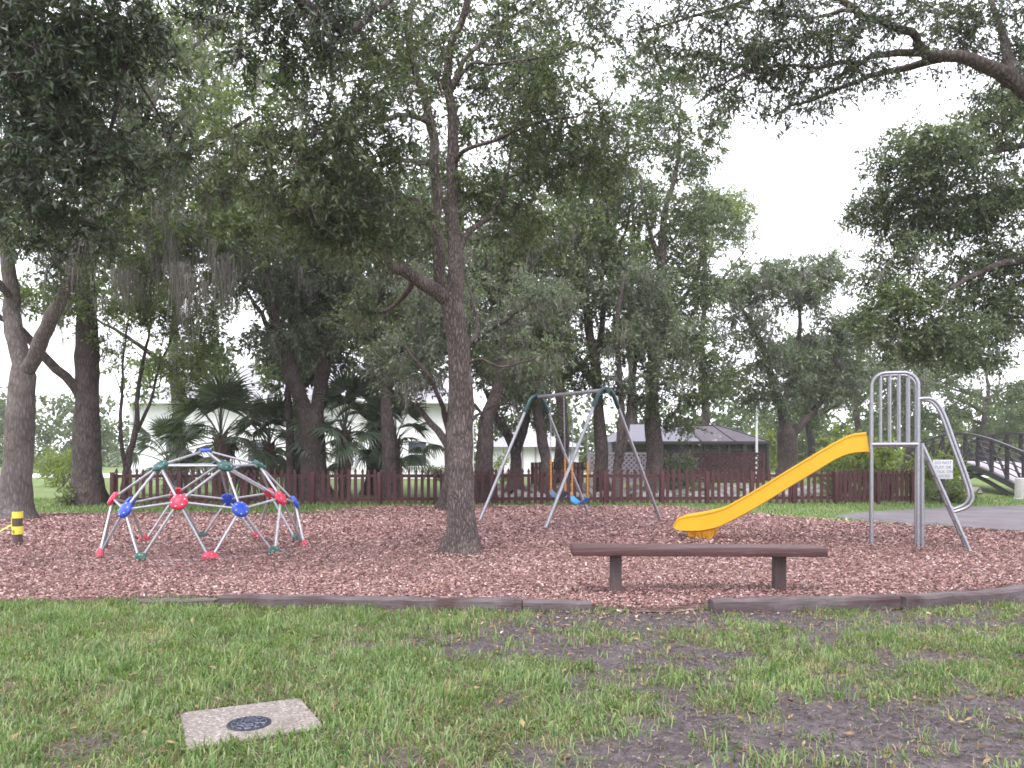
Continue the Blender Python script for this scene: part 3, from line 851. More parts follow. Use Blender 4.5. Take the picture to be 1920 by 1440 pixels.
# tree hidden behind that trunk, its limbs spreading to either side
D = 19.4
grow_tree('oak_tree', 'oak whose low limbs spread out from behind the large central trunk',
    [([G(846, 958), P(848, 900, D), P(850, 850, D), P(852, 800, D), P(855, 700, D), P(850, 620, D)], 0.26, 0.15),
     L(D, [(848, 850), (830, 820), (800, 785, 0.5), (780, 760, 0.9), (745, 740, 1.3), (700, 700, 1.5)], 0.11, 0.03), L(D, [(850, 840), (838, 790), (825, 750, -0.5), (800, 700, -1.0), (760, 650, -1.2)], 0.10, 0.03),
     L(D, [(850, 850), (884, 790), (905, 772, 0.3), (945, 755, 0.6), (975, 765, 0.9)], 0.06, 0.02), L(D, [(855, 700), (890, 640), (950, 600, -0.6), (1010, 560, -1.0)], 0.08, 0.02)],
    B(D, [(780, 640, 0, 1.3, 0.8, 40), (720, 690, 1, 1.1, 0.6, 30), (900, 600, 0, 1.2, 0.8, 36), (980, 690, 0.5, 1.0, 0.6, 28), (830, 520, 0, 1.5, 1.0, 40), (790, 720, 0.5, 0.8, 0.4, 16), (1010, 560, -1, 1.0, 0.7, 26)]),
    'leaf_grey', R=0.5, per=84, lsize=0.095, moss=143, moss_len=(0.4, 1.3), clear=1.8)

# trees at the back left
D = 17.0
grow_tree('oak_tree', 'pale barked oak forking low at the edge of the wood chips, beside the taped post',
    [([G(27, 976), P(28, 940, D), P(34, 850, D), P(40, 760, D), P(44, 705, D)], 0.30, 0.27),
     L(D, [(44, 705), (30, 640, 0.1), (20, 560, 0.2), (14, 470, 0.2), (12, 380, 0.2), (20, 280, 0.2), (40, 150), (60, 20)], 0.20, 0.06),
     L(D, [(46, 710), (72, 650, -0.2), (95, 595, -0.4), (125, 540, -0.6), (150, 460, -0.9), (190, 380, -1.2), (240, 290, -1.5), (290, 190, -1.8)], 0.17, 0.04),
     L(D, [(20, 560), (-40, 480, -0.5), (-120, 420, -0.8)], 0.09, 0.03)],
    B(D, [(60, 300, 0, 1.6, 1.0, 55), (150, 250, -1, 1.5, 1.0, 55), (240, 200, -1.4, 1.3, 1.0, 50), (100, 440, -0.5, 1.2, 0.6, 40), (190, 420, -1, 1.1, 0.6, 36), (270, 330, -1.5, 1.1, 0.8, 40), (70, 100, 0, 1.6, 1.2, 45),
          (20, 420, 0.5, 1.0, 0.6, 24), (230, 70, -1, 1.5, 1.0, 40), (110, 530, -0.5, 0.6, 0.35, 12), (320, 130, -1.8, 1.2, 0.9, 36)]),
    'leaf_oak', 'bark_pale', R=0.5, per=84, lsize=0.095, moss=195, moss_len=(0.5, 1.5), clear=3.2, sides=16)
D = 21.6
grow_tree('oak_tree', 'dark trunked oak with flared roots and one low limb reaching over',
    [([G(164, 948), P(163, 915, D), P(163, 850, D), P(163, 780, D), P(164, 700, D), P(162, 620, D), P(160, 540, D), P(165, 440, D), P(180, 340, D), P(200, 240, D)], 0.40, 0.16),
     L(D, [(163, 770), (140, 725, -0.2), (105, 690, -0.5), (70, 655, -0.8), (40, 618, -1.1), (5, 600, -1.5), (-60, 560, -2)], 0.17, 0.05),
     L(D, [(165, 440), (230, 370, -0.5), (310, 310, -1.0), (390, 270, -1.5), (470, 220, -2)], 0.14, 0.04), L(D, [(170, 480), (240, 450, -0.5), (320, 450, -0.8), (390, 450, -1.0)], 0.10, 0.03),
     L(D, [(180, 340), (260, 200, 0.5), (350, 100, 1), (450, 20, 1)], 0.12, 0.04)],
    B(D, [(320, 330, -1, 1.8, 1.0, 60), (420, 300, -1.4, 1.6, 1.0, 55), (480, 200, -1.5, 1.5, 1.1, 50), (370, 180, 0, 1.8, 1.2, 55), (300, 450, -0.5, 1.5, 0.7, 48), (390, 440, -0.8, 1.2, 0.7, 40), (440, 80, 0.5, 1.7, 1.1, 45),
          (330, 60, 0.5, 1.7, 1.1, 45), (200, 500, 0, 1.4, 0.6, 36), (240, 380, 0, 1.5, 0.9, 40), (60, 560, -1, 1.2, 0.5, 24), (130, 580, 0, 0.8, 0.4, 14), (480, 380, -1, 1.3, 0.8, 36), (90, 180, 1, 1.8, 1.3, 40)]),
    'leaf_light', 'bark_bg', R=0.55, per=77, lsize=0.12, moss=104, moss_len=(1.2, 2.9), clear=3.5, sides=16, strands=40, moss_w=0.011,
    moss_pts=np.array([P(px, py, D - 1.2) for px, py in [(215, 480), (230, 490), (250, 500), (205, 500), (320, 490), (335, 485), (350, 490), (365, 495), (310, 500), (345, 510), (415, 470), (425, 480), (405, 490), (150, 460), (290, 500), (270, 505), (440, 40), (410, 60), (425, 70), (330, 470), (340, 530), (225, 520), (430, 500), (380, 480), (190, 470), (240, 460)] for _ in (0, 1)]))
D = 22.3
grow_tree('young_tree', 'slender multi-stemmed young tree rising at the left end of the picket fence',
    [([G(238, 945), P(236, 900, D), P(244, 850, D), P(255, 800, D), P(258, 740, D), P(268, 680, D), P(282, 600, D)], 0.12, 0.03),
     L(D, [(238, 890), (226, 820, -0.2), (228, 740, -0.3), (232, 660, -0.4), (243, 590, -0.5)], 0.07, 0.02),
     L(D, [(250, 820), (280, 760, 0.3), (295, 700, 0.5), (310, 660, 0.7), (330, 620, 0.8)], 0.06, 0.015), L(D, [(228, 740, -0.3), (215, 700, -0.5), (195, 680, -0.7)], 0.03, 0.01)],
    B(D, [(240, 590, -0.4, 0.9, 0.7, 26), (300, 580, 0.3, 1.0, 0.8, 30), (360, 610, 0.8, 1.0, 0.8, 34), (330, 690, 0.7, 0.8, 0.5, 22), (390, 650, 1.0, 0.7, 0.6, 22), (370, 540, 0.6, 1.0, 0.6, 26), (350, 730, 0.7, 0.5, 0.3, 10), (205, 640, -0.6, 0.6, 0.4, 10), (270, 500, 0, 0.9, 0.6, 20)]),
    'leaf_light', 'bark_bg', R=0.45, per=70, lsize=0.10, moss=31, moss_len=(0.4, 1.2), clear=3.0)

# row of oaks behind the fence
D = 24.0
grow_tree('oak_tree', 'twin trunked oak forking just above the picket fence, among the palms',
    [([G(590, 938), P(588, 890, D), P(586, 840, D), P(586, 800, D)], 0.42, 0.36),
     L(D, [(586, 800), (572, 770), (552, 715, -0.3), (535, 660, -0.5), (515, 600, -0.8), (500, 520, -1)], 0.30, 0.12), L(D, [(588, 800), (600, 740, 0.2), (605, 680, 0.3), (600, 600, 0.4), (610, 500, 0.5), (620, 400, 0.4)], 0.27, 0.10),
     L(D, [(535, 660, -0.5), (490, 590, -0.8), (460, 540, -1)], 0.12, 0.04), L(D, [(605, 640, 0.3), (640, 580, 0.6), (660, 520, 0.8)], 0.12, 0.04)],
    B(D, [(500, 520, -0.8, 1.5, 0.9, 50), (570, 540, 0, 1.3, 0.9, 42), (620, 470, 0.4, 1.4, 1.0, 46), (550, 420, -0.5, 1.6, 1.0, 46), (650, 560, 0.6, 1.1, 0.9, 36), (600, 620, 0.2, 1.1, 0.6, 26), (520, 620, -0.6, 1.0, 0.6, 26), (460, 480, -0.8, 1.2, 0.9, 34), (640, 380, 0.4, 1.6, 1.0, 40)]),
    'leaf_grey', R=0.55, per=77, lsize=0.125, moss=169, moss_len=(0.6, 2.0), clear=4.0, sides=14)
D = 24.6
grow_tree('slim_tree', 'straight thin tree trunk just left of the twin trunked oak',
    [([G(545, 940), P(545, 860, D), P(543, 800, D), P(540, 740, D), P(548, 650, D), P(540, 560, D)], 0.17, 0.07)],
    B(D, [(540, 560, 0.4, 1.0, 0.8, 26), (580, 480, 0.6, 1.1, 0.8, 26), (500, 650, 0.3, 0.8, 0.5, 14)]), 'leaf_dark', R=0.5, per=77, lsize=0.11, moss=26, clear=4)
D = 23.4
grow_tree('oak_tree', 'reddish brown single trunked tree behind the fence right of the palms',
    [([G(732, 940), P(730, 880, D), P(727, 800, D), P(722, 720, D), P(716, 640, D), P(718, 560, D), P(724, 470, D)], 0.24, 0.10),
     L(D, [(717, 640), (690, 590), (665, 540, -0.4)], 0.08, 0.03), L(D, [(718, 600), (750, 550, 0.4), (780, 520, 0.8)], 0.08, 0.03)],
    B(D, [(690, 520, -0.3, 1.2, 0.9, 40), (760, 520, 0.6, 1.2, 0.9, 40), (720, 420, 0, 1.4, 1.0, 42), (780, 600, 0.8, 1.0, 0.7, 30), (680, 620, -0.2, 0.9, 0.7, 26), (760, 680, 0.6, 0.8, 0.6, 22), (800, 440, 0.8, 1.3, 0.9, 34)]),
    'leaf_grey', R=0.5, per=77, lsize=0.12, moss=104, moss_len=(0.5, 1.8), clear=3.2, sides=12)
D = 22.9
grow_tree('oak_tree', 'thick dark trunked oak curving right, seen between large trunk and swing',
    [([G(908, 942), P(908, 890, D), P(910, 830, D), P(912, 790, D), P(925, 750, D), P(938, 710, D), P(940, 650, D), P(935, 580, D)], 0.30, 0.13),
     L(D, [(912, 800), (900, 770, -0.3), (880, 750, -0.5)], 0.07, 0.03), L(D, [(938, 690), (970, 640, 0.4), (1010, 600, 0.8)], 0.10, 0.03), L(D, [(936, 600), (910, 540), (890, 480, -0.3)], 0.10, 0.03)],
    B(D, [(930, 540, 0, 1.3, 0.9, 44), (1000, 580, 0.6, 1.2, 0.8, 40), (890, 470, -0.4, 1.3, 0.9, 40), (970, 470, 0.4, 1.3, 0.9, 40), (1030, 640, 0.8, 1.0, 0.6, 28), (890, 620, -0.3, 0.9, 0.6, 22), (960, 380, 0.3, 1.4, 0.9, 36)]),
    'leaf_oak', R=0.5, per=77, lsize=0.12, moss=117, moss_len=(0.5, 1.6), clear=3.5, sides=12)
D = 26.5
grow_tree('oak_tree', 'forked grey trunked tree behind the fence left of the swing frame',
    [([G(966, 934), P(968, 880, D), P(965, 850, D), P(955, 820, D), P(930, 780, D), P(915, 740, D)], 0.28, 0.10), L(D, [(966, 850), (980, 810), (990, 770, 0.4), (1000, 700, 0.8)], 0.2, 0.06)],
    B(D, [(960, 730, 0, 1.2, 0.6, 26), (1000, 690, 0.6, 1.2, 0.7, 28), (920, 690, -0.4, 1.0, 0.6, 22), (1020, 770, 0.4, 0.8, 0.5, 16), (950, 790, 0.4, 0.6, 0.4, 9)]), 'leaf_grey', R=0.55, per=77, lsize=0.12, moss=78, moss_len=(0.5, 1.4), clear=2.4)
D = 24.2
grow_tree('oak_tree', 'reddish leaning trunk seen through the far end of the swing frame',
    [([G(1026, 938), P(1024, 880, D), P(1018, 830, D), P(1008, 780, D), P(1004, 740, D), P(1020, 680, D), P(1040, 600, D), P(1045, 520, D)], 0.20, 0.08),
     L(D, [(1008, 770), (1002, 720, -0.2), (985, 670, -0.4)], 0.07, 0.03), L(D, [(1040, 600), (1075, 540, 0.4), (1090, 480, 0.6)], 0.08, 0.03)],
    B(D, [(1030, 650, 0, 1.1, 0.7, 34), (1070, 560, 0.4, 1.2, 0.9, 40), (1030, 480, 0, 1.3, 0.9, 40), (1080, 690, 0.5, 0.9, 0.5, 24), (990, 730, -0.3, 0.8, 0.4, 14), (1090, 420, 0.6, 1.3, 0.9, 36)]),
    'leaf_oak', R=0.5, per=77, lsize=0.12, moss=65, moss_len=(0.4, 1.3), clear=2.6)
D = 24.8
grow_tree('oak_tree', 'reddish upright trunk behind the near end of the swing frame',
    [([G(1130, 934), P(1128, 880, D), P(1126, 820, D), P(1122, 760, D), P(1118, 700, D), P(1105, 620, D), P(1095, 540, D), P(1080, 450, D)], 0.24, 0.09),
     L(D, [(1115, 680), (1130, 600, 0.3), (1128, 520, 0.5), (1140, 430, 0.6), (1130, 330, 0.6)], 0.11, 0.04), L(D, [(1128, 520, 0.5), (1170, 440, 0.8), (1190, 350, 1)], 0.08, 0.03)],
    B(D, [(1110, 560, 0.2, 1.1, 0.8, 34), (1150, 640, 0.3, 1.1, 0.7, 34), (1140, 460, 0.5, 1.3, 1.0, 42), (1180, 360, 0.8, 1.3, 1.0, 42), (1110, 340, 0.5, 1.3, 1.0, 38), (1080, 450, 0, 1.1, 0.8, 28), (1200, 540, 0.6, 1.1, 0.8, 32), (1150, 250, 0.6, 1.4, 1.0, 36), (1100, 710, 0.2, 0.8, 0.4, 14)]),
    'leaf_oak', R=0.5, per=77, lsize=0.12, moss=65, moss_len=(0.4, 1.2), clear=3.2)
D = 23.5
grow_tree('slim_tree', 'pair of thin crossing dark stems beside the swing frame',
    [([G(1158, 943), P(1156, 890, D), P(1162, 830, D), P(1166, 760, D), P(1160, 690, D), P(1158, 600, D), P(1170, 520, D)], 0.13, 0.06),
     L(D, [(1158, 880), (1172, 820, 0.2), (1180, 760, 0.3), (1192, 680, 0.4), (1215, 600, 0.5)], 0.11, 0.04)],
    B(D, [(1190, 640, 0.2, 1.1, 0.7, 36), (1240, 620, 0.4, 1.1, 0.8, 38), (1190, 540, 0.3, 1.2, 0.8, 38), (1180, 720, 0.4, 0.8, 0.4, 18), (1250, 700, 0.4, 0.8, 0.5, 22)]), 'leaf_grey', R=0.5, per=84, lsize=0.11, moss=39, clear=3.4)
D = 25.5
grow_tree('oak_tree', 'pinkish brown trunk standing in front of the lavender roof',
    [([G(1228, 934), P(1228, 880, D), P(1226, 830, D), P(1223, 780, D), P(1224, 700, D), P(1232, 600, D), P(1240, 500, D), P(1245, 400, D)], 0.30, 0.12),
     L(D, [(1226, 660), (1260, 590, 0.5), (1300, 530, 0.9), (1330, 450, 1.2)], 0.11, 0.03), L(D, [(1240, 500), (1215, 420, -0.4), (1200, 330, -0.6)], 0.10, 0.03), L(D, [(1245, 400), (1270, 310, 0.4), (1275, 200, 0.6)], 0.10, 0.03)],
    B(D, [(1290, 650, 0.4, 1.1, 0.9, 44), (1320, 560, 0.8, 1.0, 0.9, 38), (1280, 480, 0.5, 1.2, 1.0, 42), (1310, 400, 0.8, 1.1, 0.9, 36), (1230, 400, -0.2, 1.2, 1.0, 38), (1260, 280, 0.3, 1.3, 1.0, 38), (1240, 190, 0, 1.2, 0.9, 34), (1200, 120, 0, 1.3, 0.9, 30), (1290, 140, 0.4, 1.1, 0.9, 24), (1340, 230, 0.6, 0.8, 0.8, 16), (1300, 740, 0.4, 1.0, 0.5, 28), (1340, 690, 0.6, 0.6, 0.7, 20), (1250, 560, 0, 1.0, 0.8, 30), (1210, 750, -0.6, 0.7, 0.4, 14), (1320, 300, 0.8, 0.8, 0.8, 20), (1270, 790, 0, 0.7, 0.4, 12)]),
    'leaf_oak', 'bark', R=0.5, per=77, lsize=0.12, moss=52, moss_len=(0.4, 1.2), clear=3.0, sides=14)
D = 33.0
grow_tree('oak_tree', 'broad grey oak with forked trunk right of the screened enclosure',
    [([G(1478, 914), P(1478, 880, D), P(1476, 840, D), P(1474, 810, D)], 0.42, 0.36), L(D, [(1474, 812), (1466, 770), (1450, 720, -0.4), (1430, 650, -0.8), (1400, 590, -1.2)], 0.26, 0.08),
     L(D, [(1476, 830), (1500, 795), (1530, 765, 0.4), (1560, 700, 0.8), (1570, 620, 1)], 0.22, 0.06), L(D, [(1466, 770), (1490, 690, 0.5), (1500, 600, 0.8), (1490, 520, 1)], 0.18, 0.05), L(D, [(1400, 590, -1.2), (1350, 530, -1.5), (1335, 520, -1.5)], 0.08, 0.03)],
    B(D, [(1430, 520, -0.5, 1.7, 1.2, 60), (1500, 540, 0.5, 1.6, 1.2, 52), (1550, 510, 0.8, 1.1, 1.0, 34), (1400, 620, -0.8, 1.4, 1.0, 44), (1470, 680, 0, 1.7, 1.0, 50), (1560, 640, 0.8, 1.5, 1.3, 52), (1430, 740, -0.5, 1.3, 0.7, 32), (1590, 700, 0.8, 1.3, 1.1, 40), (1530, 740, 0.4, 1.2, 0.7, 28), (1380, 540, -1.2, 1.0, 0.8, 26), (1620, 620, 1, 1.2, 1.0, 34), (1370, 700, -0.8, 0.9, 0.7, 20)]),
    'leaf_grey', 'bark_bg', R=0.7, per=84, lsize=0.155, moss=169, moss_len=(0.6, 1.8), clear=3.5, sides=12, moss_w=0.016)

# trees off to the right whose limbs hang into view
D = 10.5
grow_tree('oak_tree', 'oak outside the frame whose long bare limb arches in at the top corner',
    [([np.array([9.2, 11.4, 0]), np.array([9.2, 11.4, 2.0]), np.array([9.1, 11.2, 3.6]), np.array([8.6, 10.9, 4.9]), P(1990, 215, D)], 0.42, 0.22),
  ([np.array([8.6, 10.9, 4.9]), np.array([7.6, 8.8, 6.8]), np.array([6.0, 6.2, 8.2]), np.array([4.2, 3.6, 8.8]), np.array([2.6, 1.6, 9.2])], 0.20, 0.05),  # unseen limb, added to carry the shading clusters overhead
     L(D, [(1990, 215), (1920, 165), (1897, 147), (1847, 123, -0.1), (1800, 107, -0.1), (1753, 103, -0.2), (1730, 100, -0.2), (1680, 103, -0.3), (1633, 108, -0.4), (1593, 130, -0.5), (1557, 153, -0.6)], 0.125, 0.018),
     L(D, [(1770, 106, -0.2), (1727, 120, 0), (1673, 132, 0.2), (1630, 143, 0.3), (1580, 167, 0.5), (1520, 188, 0.7), (1480, 200, 0.8), (1445, 222, 0.9)], 0.06, 0.012),
     L(D, [(1730, 100, -0.2), (1722, 80, -0.3), (1707, 60, -0.4), (1663, 45, -0.6), (1623, 27, -0.8), (1580, 20, -1.0), (1520, 35, -1.2), (1440, 20, -1.4)], 0.07, 0.012),
     L(D, [(1593, 112, -0.4), (1567, 120, -0.5), (1527, 127, -0.7), (1467, 123, -0.9), (1380, 143, -1.2), (1300, 200, -1.4)], 0.032, 0.008),
     L(D, [(1623, 27, -0.8), (1500, -30, -1), (1380, 10, -1.2), (1300, 30, -1.3), (1200, 60, -1.4)], 0.045, 0.01), L(D, [(1897, 147), (1880, 60, 0.6), (1850, -20, 1.0)], 0.09, 0.03)],
    B(D, [(1560, 110, -0.5, 0.9, 0.45, 43), (1480, 70, -1.0, 0.9, 0.5, 40), (1400, 60, -1.2, 0.8, 0.5, 34), (1480, 190, 0.7, 0.5, 0.25, 14), (1320, 60, -1.3, 0.7, 0.5, 25), (1230, 40, -1.4, 0.7, 0.35, 20), (1380, 160, -1.2, 0.5, 0.35, 13),
          (1640, 40, -0.6, 0.8, 0.4, 25), (1850, 40, 0.6, 0.9, 0.6, 66), (1900, 110, 0.4, 0.5, 0.5, 30), (1780, 20, 0.6, 0.6, 0.5, 30), (1600, -40, -0.6, 1.5, 0.4, 46), (1700, 130, 0.2, 0.6, 0.12, 8), (1150, 20, -1.4, 0.5, 0.3, 10), (1560, 170, 0.6, 0.4, 0.2, 10), (1440, 140, -0.6, 0.6, 0.3, 19)])
    + [(np.array([6.4, 6.6, 8.8]), (2.0, 1.6, 0.7), 60), (np.array([4.4, 4.0, 9.0]), (1.9, 1.7, 0.7), 60), (np.array([2.8, 2.0, 9.4]), (1.8, 1.8, 0.7), 50), (np.array([7.6, 4.0, 8.6]), (2.0, 2.0, 0.8), 50), (np.array([5.2, 1.0, 9.0]), (2.0, 2.0, 0.8), 50)],  # out-of-view leaf clusters, added overhead to shade the lawn at right
    'leaf_limb', 'bark_bg', R=0.32, per=49, lsize=0.066, ratio=0.36, moss=14, moss_len=(0.2, 0.5), clear=4.5, rtip=0.004, twig_tubes=True, sides=16, droop=0.35, moss_w=0.006)
D = 19.0
grow_tree('oak_tree', 'dense leafy oak hanging in from the right above the slide ladder and bridge',
    [([np.array([15.2, 19.5, 0]), np.array([15.0, 19.4, 2.0]), np.array([14.6, 19.2, 4.2]), np.array([14.2, 19.0, 6.5]), np.array([13.8, 19, 9.0])], 0.45, 0.18),
     L(D, [(2040, 480), (1920, 487), (1873, 497, -0.2), (1837, 510, -0.3), (1800, 530, -0.5), (1770, 547, -0.7), (1730, 580, -0.9)], 0.14, 0.03), L(D, [(2040, 470), (1940, 520), (1900, 540, 0.6), (1860, 580, 0.9), (1820, 600, 1.2)], 0.09, 0.02),
     L(D, [(2040, 380), (1940, 390), (1850, 370, 0.4), (1770, 380, 0.6), (1700, 370, 0.6), (1640, 390, 0.6)], 0.13, 0.03), L(D, [(2040, 250), (1930, 270), (1830, 290, -0.3), (1740, 300, -0.5)], 0.12, 0.03)],
    B(D, [(1700, 300, -0.4, 0.9, 0.8, 74), (1780, 290, -0.4, 1.0, 0.8, 81), (1870, 240, 0, 1.0, 0.9, 85), (1640, 390, 0.4, 0.75, 0.45, 51), (1720, 400, 0.4, 1.0, 0.7, 78), (1810, 400, 0.3, 1.0, 0.8, 85), (1890, 370, 0, 1.0, 0.8, 78), (1690, 480, 0, 0.8, 0.5, 40), (1690, 560, -0.6, 0.9, 0.6, 68), (1650, 600, -0.6, 0.5, 0.5, 30),
          (1770, 620, -0.6, 1.1, 0.6, 78), (1870, 600, 0.6, 1.0, 0.7, 71), (1720, 650, -0.6, 0.8, 0.4, 40), (1850, 470, 0.4, 0.9, 0.5, 30), (1900, 545, 0.4, 0.8, 0.5, 26), (1830, 560, 0.4, 0.9, 0.4, 26), (1800, 520, 0.4, 0.8, 0.4, 30), (1910, 480, 0.4, 0.7, 0.5, 34), (1840, 670, 0.4, 0.9, 0.3, 27), (1930, 170, 0, 0.8, 0.7, 44), (1640, 520, 0, 0.4, 0.3, 13)]),
    'leaf_oak', 'bark_bg', R=0.45, per=77, lsize=0.095, moss=60, moss_len=(0.4, 1.2), clear=3.5)
# near tree off to the left, overhead
D = 8.2
grow_tree('oak_tree', 'dark leaved oak outside the frame whose foliage hangs over the top left corner',
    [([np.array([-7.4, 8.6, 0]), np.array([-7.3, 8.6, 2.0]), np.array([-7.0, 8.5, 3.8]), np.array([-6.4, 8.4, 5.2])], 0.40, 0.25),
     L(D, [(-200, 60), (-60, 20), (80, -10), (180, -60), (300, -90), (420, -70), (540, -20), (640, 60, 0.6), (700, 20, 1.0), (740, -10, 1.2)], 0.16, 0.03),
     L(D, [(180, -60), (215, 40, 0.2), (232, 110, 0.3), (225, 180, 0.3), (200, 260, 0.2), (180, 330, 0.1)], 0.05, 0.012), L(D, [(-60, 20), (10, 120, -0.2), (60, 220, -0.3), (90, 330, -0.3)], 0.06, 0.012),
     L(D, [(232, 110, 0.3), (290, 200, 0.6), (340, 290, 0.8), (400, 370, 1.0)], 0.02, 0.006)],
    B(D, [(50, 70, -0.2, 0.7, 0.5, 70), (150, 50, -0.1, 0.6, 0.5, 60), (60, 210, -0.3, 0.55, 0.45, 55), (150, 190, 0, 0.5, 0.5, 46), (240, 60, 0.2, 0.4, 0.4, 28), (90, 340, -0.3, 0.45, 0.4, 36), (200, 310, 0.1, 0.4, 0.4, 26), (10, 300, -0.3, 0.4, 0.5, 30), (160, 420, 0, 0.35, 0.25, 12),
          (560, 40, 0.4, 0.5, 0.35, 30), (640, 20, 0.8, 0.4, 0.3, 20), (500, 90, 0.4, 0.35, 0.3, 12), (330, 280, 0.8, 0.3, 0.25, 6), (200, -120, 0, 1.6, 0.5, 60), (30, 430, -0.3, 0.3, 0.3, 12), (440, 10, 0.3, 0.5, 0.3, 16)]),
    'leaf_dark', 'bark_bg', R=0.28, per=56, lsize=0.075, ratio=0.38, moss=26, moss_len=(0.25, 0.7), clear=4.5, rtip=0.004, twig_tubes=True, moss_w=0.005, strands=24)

# tall trees further back that close the view
def back_tree(px, D, h, sp, leaf, label, n=230, base_py=None):
    x = (px - CX) / F * D
    b = np.array([x, D, 0.0])
    tr = ([b, b + [0.1, 0, h * 0.2], b + [-0.15, 0.1, h * 0.4], b + [0.1, 0, h * 0.62], b + [0, 0, h * 0.85]], 0.30, 0.08)
    limbs = [tr]
    for k in range(6):
        a = rng.uniform(0, 2 * PI); z0 = h * rng.uniform(0.3, 0.65)
        d = np.array([math.cos(a), math.sin(a), 0])
        p0 = b + [0, 0, z0]
        limbs.append(([p0, p0 + d * sp * 0.4 + [0, 0, h * 0.09], p0 + d * sp * 0.8 + [0, 0, h * 0.16]], 0.13, 0.03))
    blobs = []
    for k in range(12):
        a = rng.uniform(0, 2 * PI); rr = sp * rng.uniform(0.25, 0.85); z = h * rng.uniform(0.34, 0.93)
        rr *= 1.1 - 0.55 * max(0, z / h - 0.5) * 2
        s = sp * rng.uniform(0.28, 0.42)
        blobs.append((b + [math.cos(a) * rr, math.sin(a) * rr, z], (s, s, s * 0.7), n // 12))
    return grow_tree('tall_tree', label, limbs, blobs, leaf, 'bark_bg', R=0.75, per=70, lsize=0.20, moss=36, moss_len=(0.6, 2.2), clear=h * 0.25, moss_w=0.016, strands=20, group='tall trees behind the fence')
for (px, D, h, sp, leaf, lab) in ((560, 28, 11.5, 3.6, 'leaf_grey', 'tall tree behind the twin trunked oak, in front of the white house'), (700, 27.5, 12, 3.6, 'leaf_oak', 'tall tree filling the gap left of the large central oak'),
                                  (860, 30, 14, 4.2, 'leaf_grey', 'tall tree directly behind the large central oak'), (1050, 30, 13.5, 4.0, 'leaf_light', 'tall tree behind the swing frame'),
                                  (1185, 49, 22, 5.6, 'leaf_light', 'tallest pale green tree standing behind the lavender roof'), (330, 31, 13.5, 4.2, 'leaf_light', 'tall light green tree behind the left end of the white house'),
                                  (1320, 51, 19.5, 4.2, 'leaf_light', 'tall thin topped tree at the left of the open sky'), (1610, 50, 10.5, 5.0, 'leaf_grey', 'pale grey tree behind the top of the slide'), (1700, 56, 9.5, 5.0, 'leaf_far', 'pale green tree behind the slide tower'),
                                  (1850, 52, 8.0, 4.2, 'leaf_far', 'rounded pale tree beyond the footbridge'), (1520, 46, 8.5, 3.5, 'leaf_far', 'far tree seen through the broad grey oak')):
    back_tree(px, D, h, sp, leaf, lab)

# far woods, read as one mass
def woods(label, items, per=16):
    C = []
    for (px, D, top, wd, dp, n) in items:
        x0 = (px - CX) / F * D
        d = rng.normal(0, 1, (n, 3)); d = unit(d); d[:, 2] = np.abs(d[:, 2])
        C.append(np.array([x0, D, 0]) + d * (rng.random(n) ** 0.3)[:, None] * np.array([wd, dp, top]))
    C = np.concatenate(C)
    (v, q), _ = foliage(C, unit(rng.normal(0, 1, (len(C), 3))), 1.3, per * 7, 0.42, 0.6)
    tag(link('far_woods', raw_mesh('far_woods', v, q, None, M['leaf_far'])), label, 'woods', kind='stuff')
it = [(px, rng.uniform(75, 110), rng.uniform(4.5, 9.5), rng.uniform(5, 8), 4, 46) for px in range(-120, 330, 42)]
woods('distant trees beyond the road at the left', it, 6)
it = [(px, rng.uniform(60, 95), rng.uniform(4, 8.5), rng.uniform(4, 7), 4, 40) for px in range(1380, 2050, 40)]
woods('distant trees beyond the bridge and the slide', it, 6)
it = [(px, rng.uniform(62, 75), rng.uniform(5, 8), 6, 4, 36) for px in range(820, 1400, 60)]
woods('distant trees behind the white garage and the enclosure', it, 6)

# ------------------------------------------------------------------ shrubs
def shrub(name, label, c, rx, rz, n, leaf, lsize=0.10, R=0.28, per=56, ratio=0.42, group=None):
    c = np.asarray(c, float)
    limbs = [([c, c + [0.02, 0, rz * 0.5], c + [0, 0, rz]], 0.03, 0.012)]
    for k in range(5):
        a = k * 1.26 + rng.uniform(-0.3, 0.3)
        limbs.append(([c + [0, 0, 0.05], c + [math.cos(a) * rx * 0.4, math.sin(a) * rx * 0.4, rz * 0.7], c + [math.cos(a) * rx * 0.7, math.sin(a) * rx * 0.7, rz * 1.2]], 0.02, 0.008))
    d = unit(rng.normal(0, 1, (n, 3)))
    bl = [(c + [0, 0, rz], (rx, rx, rz * 0.95), n)]
    return grow_tree(name, label, limbs, bl, leaf, 'bark_bg', R=R, per=per, lsize=lsize, ratio=ratio, clear=0.1, cat='shrub', flare=False, group=group)
def at(px, D): return np.array([(px - CX) / F * D, D, 0.0])
shrub('shrub', 'yellow green leafy shrub rising behind the top of the yellow slide', at(1600, 24.6), 1.3, 1.15, 60, 'leaf_yellow', 0.13, 0.3)
shrub('shrub', 'yellow green shrub behind the slide ladder platform', at(1668, 24.8), 1.2, 0.95, 46, 'leaf_yellow', 0.13, 0.3)
shrub('shrub', 'low green shrub behind the fence right of the yellow slide', at(1580, 23.8), 0.7, 0.6, 26, 'leaf_light', 0.12, 0.28)
shrub('shrub', 'shrub with yellowish drooping leaves above the white sign', at(1752, 24.0), 0.8, 0.75, 34, 'leaf_yellow', 0.2, 0.3, 35, 0.25)
shrub('shrub', 'low green shrub at the foot of the white sign', at(1775, 22.8), 0.9, 0.3, 24, 'leaf_light', 0.12, 0.25)
shrub('shrub', 'grey green bush in front of the screened enclosure', at(1276, 26.5), 0.85, 0.75, 46, 'leaf_grey', 0.10, 0.3)
